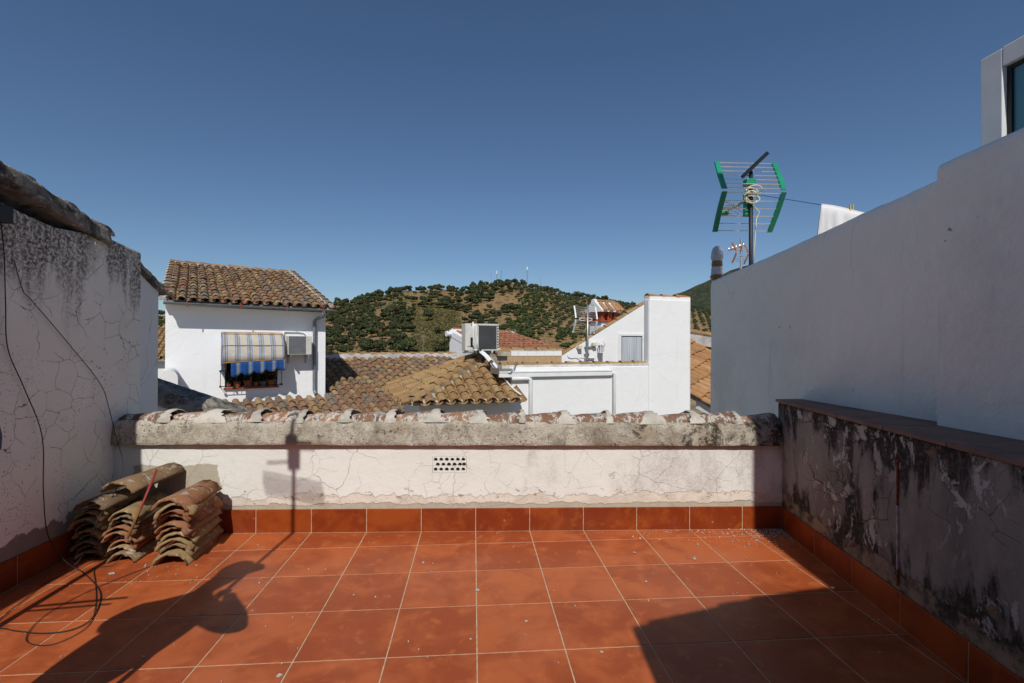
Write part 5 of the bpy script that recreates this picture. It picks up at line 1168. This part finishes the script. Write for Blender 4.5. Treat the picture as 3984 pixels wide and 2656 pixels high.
# ================================================================== hillside trees
def crown_mesh(name, mat, *a, **k): return crown_mb(*a, **k).mesh(name, M[mat])
def crown_mb(R_, H_, nl, lobes, leaf, seed, base=.25):
    q_ = random.Random(seed); mb = MB(); L = []
    for k in range(lobes):
        a = q_.random() * 2 * pi; r = R_ * .62 * sqrt(q_.random()); L.append((Vector((r * cos(a), r * sin(a), H_ * (base + .35 + (.38 * q_.random() if r < R_ * .4 else .16 * q_.random())))), R_ * (.36 + .22 * q_.random())))
    for k in range(nl):
        c, r = q_.choice(L); n = Vector((q_.gauss(0, 1), q_.gauss(0, 1), q_.gauss(.25, .9))).normalized(); p = c + Vector((n.x, n.y, n.z * .75)) * r * (.72 + .34 * q_.random())
        if p.z < H_ * base * .8: continue
        n2 = (n + Vector((q_.random() - .5, q_.random() - .5, q_.random() - .5)) * 1.2).normalized(); u = n2.orthogonal().normalized(); u = Quaternion(n2, q_.random() * 6.28) @ u; v = n2.cross(u); s = leaf * (.6 + .8 * q_.random())
        mb.add([p - u * s, p + v * s * .8, p + u * s * .9, p - v * s * .75], [(0, 1, 2, 3)])
    return mb
def trunk_mesh(H_, r, seed):
    q_ = random.Random(seed); mb = MB(); mb.tube([(0, 0, -.6), (.1, 0, H_ * .25), (.15 * q_.random(), .1, H_ * .5)], [r * 1.3, r, r * .7], 6)
    for k in range(4): a = k * 1.7 + q_.random(); mb.tube([(.06, 0, H_ * .32), (cos(a) * H_ * .2, sin(a) * H_ * .2, H_ * .6)], [r * .6, r * .25], 5)
    return mb.mesh('trunk', M['bark'])
OAK = [(crown_mesh('crown', 'oak', 3.7, 6.0, 620, 9 + i, .62, 100 + i), trunk_mesh(6, .22, i)) for i in range(6)]
OLI = [(crown_mesh('crown', 'olive', 2.1, 4.0, 330, 6 + i % 2, .46, 200 + i, .18), trunk_mesh(4, .16, 20 + i)) for i in range(4)]
BRI = [(crown_mesh('crown', 'bright', 2.5, 4.8, 380, 7, .52, 300 + i, .1), trunk_mesh(4.6, .15, 40 + i)) for i in range(3)]
def tree(kind, x, y, s, name, lab, grp):
    cr, tr = kind[rnd.randrange(len(kind))]; z = hill_z(x, y) - .15
    m = Matrix.Translation((x, y, z)) @ Matrix.Rotation(rnd.random() * 6.28, 4, 'Z') @ Matrix.Diagonal((s, s, s * (.85 + .3 * rnd.random()), 1))
    t = place(name, None, None, Matrix.Translation((x, y, z)), 0, lab, 'tree', grp)
    shared('crown', cr, t, m); shared('trunk', tr, t, m)
pts = []; CELL = {}
def far_enough(x, y, d):
    cx, cy = int(x // 8), int(y // 8)
    for i_ in (-1, 0, 1):
        for j_ in (-1, 0, 1):
            for (a, b) in CELL.get((cx + i_, cy + j_), ()):
                if (a - x) ** 2 + (b - y) ** 2 < d * d: return False
    return True
def take(x, y): CELL.setdefault((int(x // 8), int(y // 8)), []).append((x, y))
tr_ = random.Random(11); tries = 0; oaks = []; olives = []; leafy = []
while len(oaks) < 640 and tries < 60000:
    tries += 1; y = 192 + 293 * tr_.random(); q_ = -.34 + .62 * tr_.random() if tr_.random() < .96 else -.66 + .08 * tr_.random(); x = q_ * y; s = (y - 175) / 305
    dens = .95 if q_ < -.13 else .78
    if -.125 < q_ < -.035 and s < .5: dens = .05
    if q_ > .09 and s < .86: dens = .0
    if .05 < q_ <= .09 and s < .5: dens = .35
    if q_ < -.13 and s < .22: dens = .4
    n_ = noise.noise(Vector((x * .035, y * .035, 8))) + .5 * noise.noise(Vector((x * .09, y * .09, 3)))
    dens *= max(0, .62 + 1.3 * n_) if q_ > -.13 else max(.04, .80 + 1.2 * n_)
    if q_ > .09 and s >= .86: dens = .6
    if tr_.random() > dens or not far_enough(x, y, 3.3 if q_ < -.13 else 3.9): continue
    take(x, y); sz = (.46 + .50 * tr_.random() ** 1.4) * (.9 if s > .9 else 1)
    reg = ('dark holm oak on the densely wooded left slope of the hill', 'oaks on the left slope') if q_ < -.13 else (('dark holm oak on the hill slope below the summit masts', 'oaks below the summit') if q_ < .09 else ('dark holm oak along the skyline above the olive grove', 'oaks on the skyline'))
    if s > .93 and q_ <= .09: reg = ('holm oak standing on the crest of the hill', 'oaks on the crest')
    else: bd = 'high up, ' if s > .62 else ('halfway up, ' if s > .34 else 'low down, '); reg = (bd + reg[0], bd[:-2] + ' ' + reg[1])
    oaks.append((x, y, sz, reg))
for iy in range(44):
    for ix in range(56):
        y = 200 + iy * 6.4 + tr_.random() * 1.5; x = 8 + ix * 5.6 + (iy % 2) * 2.6 + tr_.random() * 1.5; q_ = x / y; s = (y - 175) / 305
        if not (.085 < q_ < .52) or s > .93 or .345 < q_ < .44: continue
        if s < .22 and q_ < .24: continue
        if tr_.random() < .14 or not far_enough(x, y, 3.2): continue
        take(x, y); reg = ('olive tree on the right slope seen past the white tower', 'olives beyond the tower') if q_ > .44 else ('round olive tree in the rows on the right slope of the hill', 'olives in rows')
        bd = 'high up, ' if s > .62 else ('halfway up, ' if s > .34 else 'low down, '); reg = (bd + reg[0], bd[:-2] + ' ' + reg[1])
        olives.append((x, y, .62 + .38 * tr_.random(), reg))
tries = 0
while len(leafy) < 120 and tries < 9000:
    tries += 1; s = .10 + .6 * tr_.random(); q_ = .085 + .07 * s + tr_.gauss(0, .020) if tr_.random() < .65 else .17 + .09 * tr_.random(); y = 175 + 305 * s; x = q_ * y
    if tr_.random() > 1.1 - s or not far_enough(x, y, 2.4) or (q_ > .16 and s > .30): continue
    take(x, y); leafy.append((x, y, .55 + .4 * tr_.random(), ('fresh green leafy tree in the gully between oaks and olive grove', 'green trees in the gully')))
def wood(lst, kind, name, mat, lab, lim):
    lst.sort(key=lambda t: t[1] / t[2])
    for (x, y, sz, reg) in lst[:lim]: tree(kind[0], x, y, sz, name, *reg)
    rest = lst[lim:]
    if not rest: return
    mb = MB()
    for (x, y, sz, reg) in rest:
        me = kind[1][tr_.randrange(len(kind[1]))]; z = hill_z(x, y) - .15; a = tr_.random() * 6.28; ca, sa = cos(a) * sz, sin(a) * sz; hz = sz * (.85 + .3 * tr_.random()); k = len(mb.v)
        mb.v += [(x + v[0] * ca - v[1] * sa, y + v[0] * sa + v[1] * ca, z + v[2] * hz) for v in me.v]; mb.f += [tuple(i_ + k for i_ in f) for f in me.f]
    mb.build(name.replace('_tree', '_wood'), mat, None, label=lab, cat='wood', kind='stuff')
LOWO = [crown_mb(3.7, 6.0, 300, 8, .8, 400 + i, .22) for i in range(5)]; LOWL = [crown_mb(2.1, 4.0, 160, 6, .62, 420 + i, .16) for i in range(4)]
wood(oaks, (OAK, LOWO), 'oak_tree', 'oak', 'mass of smaller dark oaks farther up the hillside', 298)
wood(olives, (OLI, LOWL), 'olive_tree', 'olive', 'mass of smaller olive trees farther up the right slope', 298)
wood(leafy, (BRI, None), 'leafy_tree', 'bright', '', 200)
cnt = (len(oaks), len(olives), len(leafy))
# brush
mb = MB(); b_ = random.Random(3)
for k in range(9000):
    y = 190 + 285 * b_.random(); q_ = -.34 + .78 * b_.random()
    if b_.random() < .45: q_ = -.125 + .10 * b_.random(); y = 190 + 160 * b_.random()
    x = q_ * y; z = hill_z(x, y); s = .2 + .5 * b_.random()
    for j in range(5):
        p = Vector((x + b_.gauss(0, s * .7), y + b_.gauss(0, s * .7), z + s * .6 * b_.random())); n2 = Vector((b_.gauss(0, 1), b_.gauss(0, 1), b_.gauss(.3, 1))).normalized(); u = n2.orthogonal().normalized() * s * .7; v = n2.cross(u); mb.add([p - u, p + v, p + u, p - v], [(0, 1, 2, 3)])
mb.build('hill_brush', 'shrub', None, label='low dry brush covering the open parts of the hillside', cat='brush', kind='stuff')
# masts on the summit and poles on the slope
def lattice(x, y, ztop, wdt, lab, head=False, mat='mast'):
    zb = hill_z(x, y) - 1; t = thing('radio_mast', lab, 'mast', (x, y, zb), 'masts on the hill top'); q = MB(); c = [(cos(a) * wdt, sin(a) * wdt) for a in (0, 2.09, 4.19)]
    for (a, b) in c: q.tube([(x + a, y + b, zb), (x + a * .8, y + b * .8, ztop)], .13, 4)
    n = int((ztop - zb) / 1.4)
    for k in range(n):
        for i in range(3): a, b = c[i], c[(i + 1) % 3]; z = zb + (ztop - zb) * k / n; q.tube([(x + a[0], y + a[1], z), (x + b[0], y + b[1], z + (ztop - zb) / n)], .09, 3)
    q.build('lattice', mat, t)
    if head: q = MB(); q.lathe((x, y, ztop - 3), [(wdt * 1.5, 0), (wdt * 1.5, 2.8), (.2, 3.2)], 8); q.build('antenna_head', 'mastw', t)
lattice(52.7, 480, 77.8, .55, 'tallest green lattice mast on the hill top', True); lattice(22.4, 480, 73.5, .40, 'lattice mast with white drum head on the summit', True)
lattice(26.8, 480, 74.4, .40, 'slim lattice mast right of the white-headed one', False); lattice(16.9, 480, 72.0, .22, 'thin mast left of the summit pair', False)
lattice(41.0, 480, 69.4, .22, 'short thin mast between the summit pair and tallest mast', False); lattice(66.3, 480, 68.0, .12, 'faint thin pole right of the tallest mast', False)
for (x, y, zt, lab) in ((9.4, 400, 52, 'grey utility pole on the hill below the masts'), (-20.5, 200, 5.2, 'grey utility pole at the foot of the grassy slope')):
    q = MB(); zb = hill_z(x, y); q.tube([(x, y, zb - 1), (x, y, zt)], [.14, .09], 6); q.box((x - .7, y - .05, zt - .7), (x + .7, y + .05, zt - .55)); q.build('utility_pole', 'steel', None, label=lab, cat='pole')
print('counts', cnt, len(bpy.data.objects))
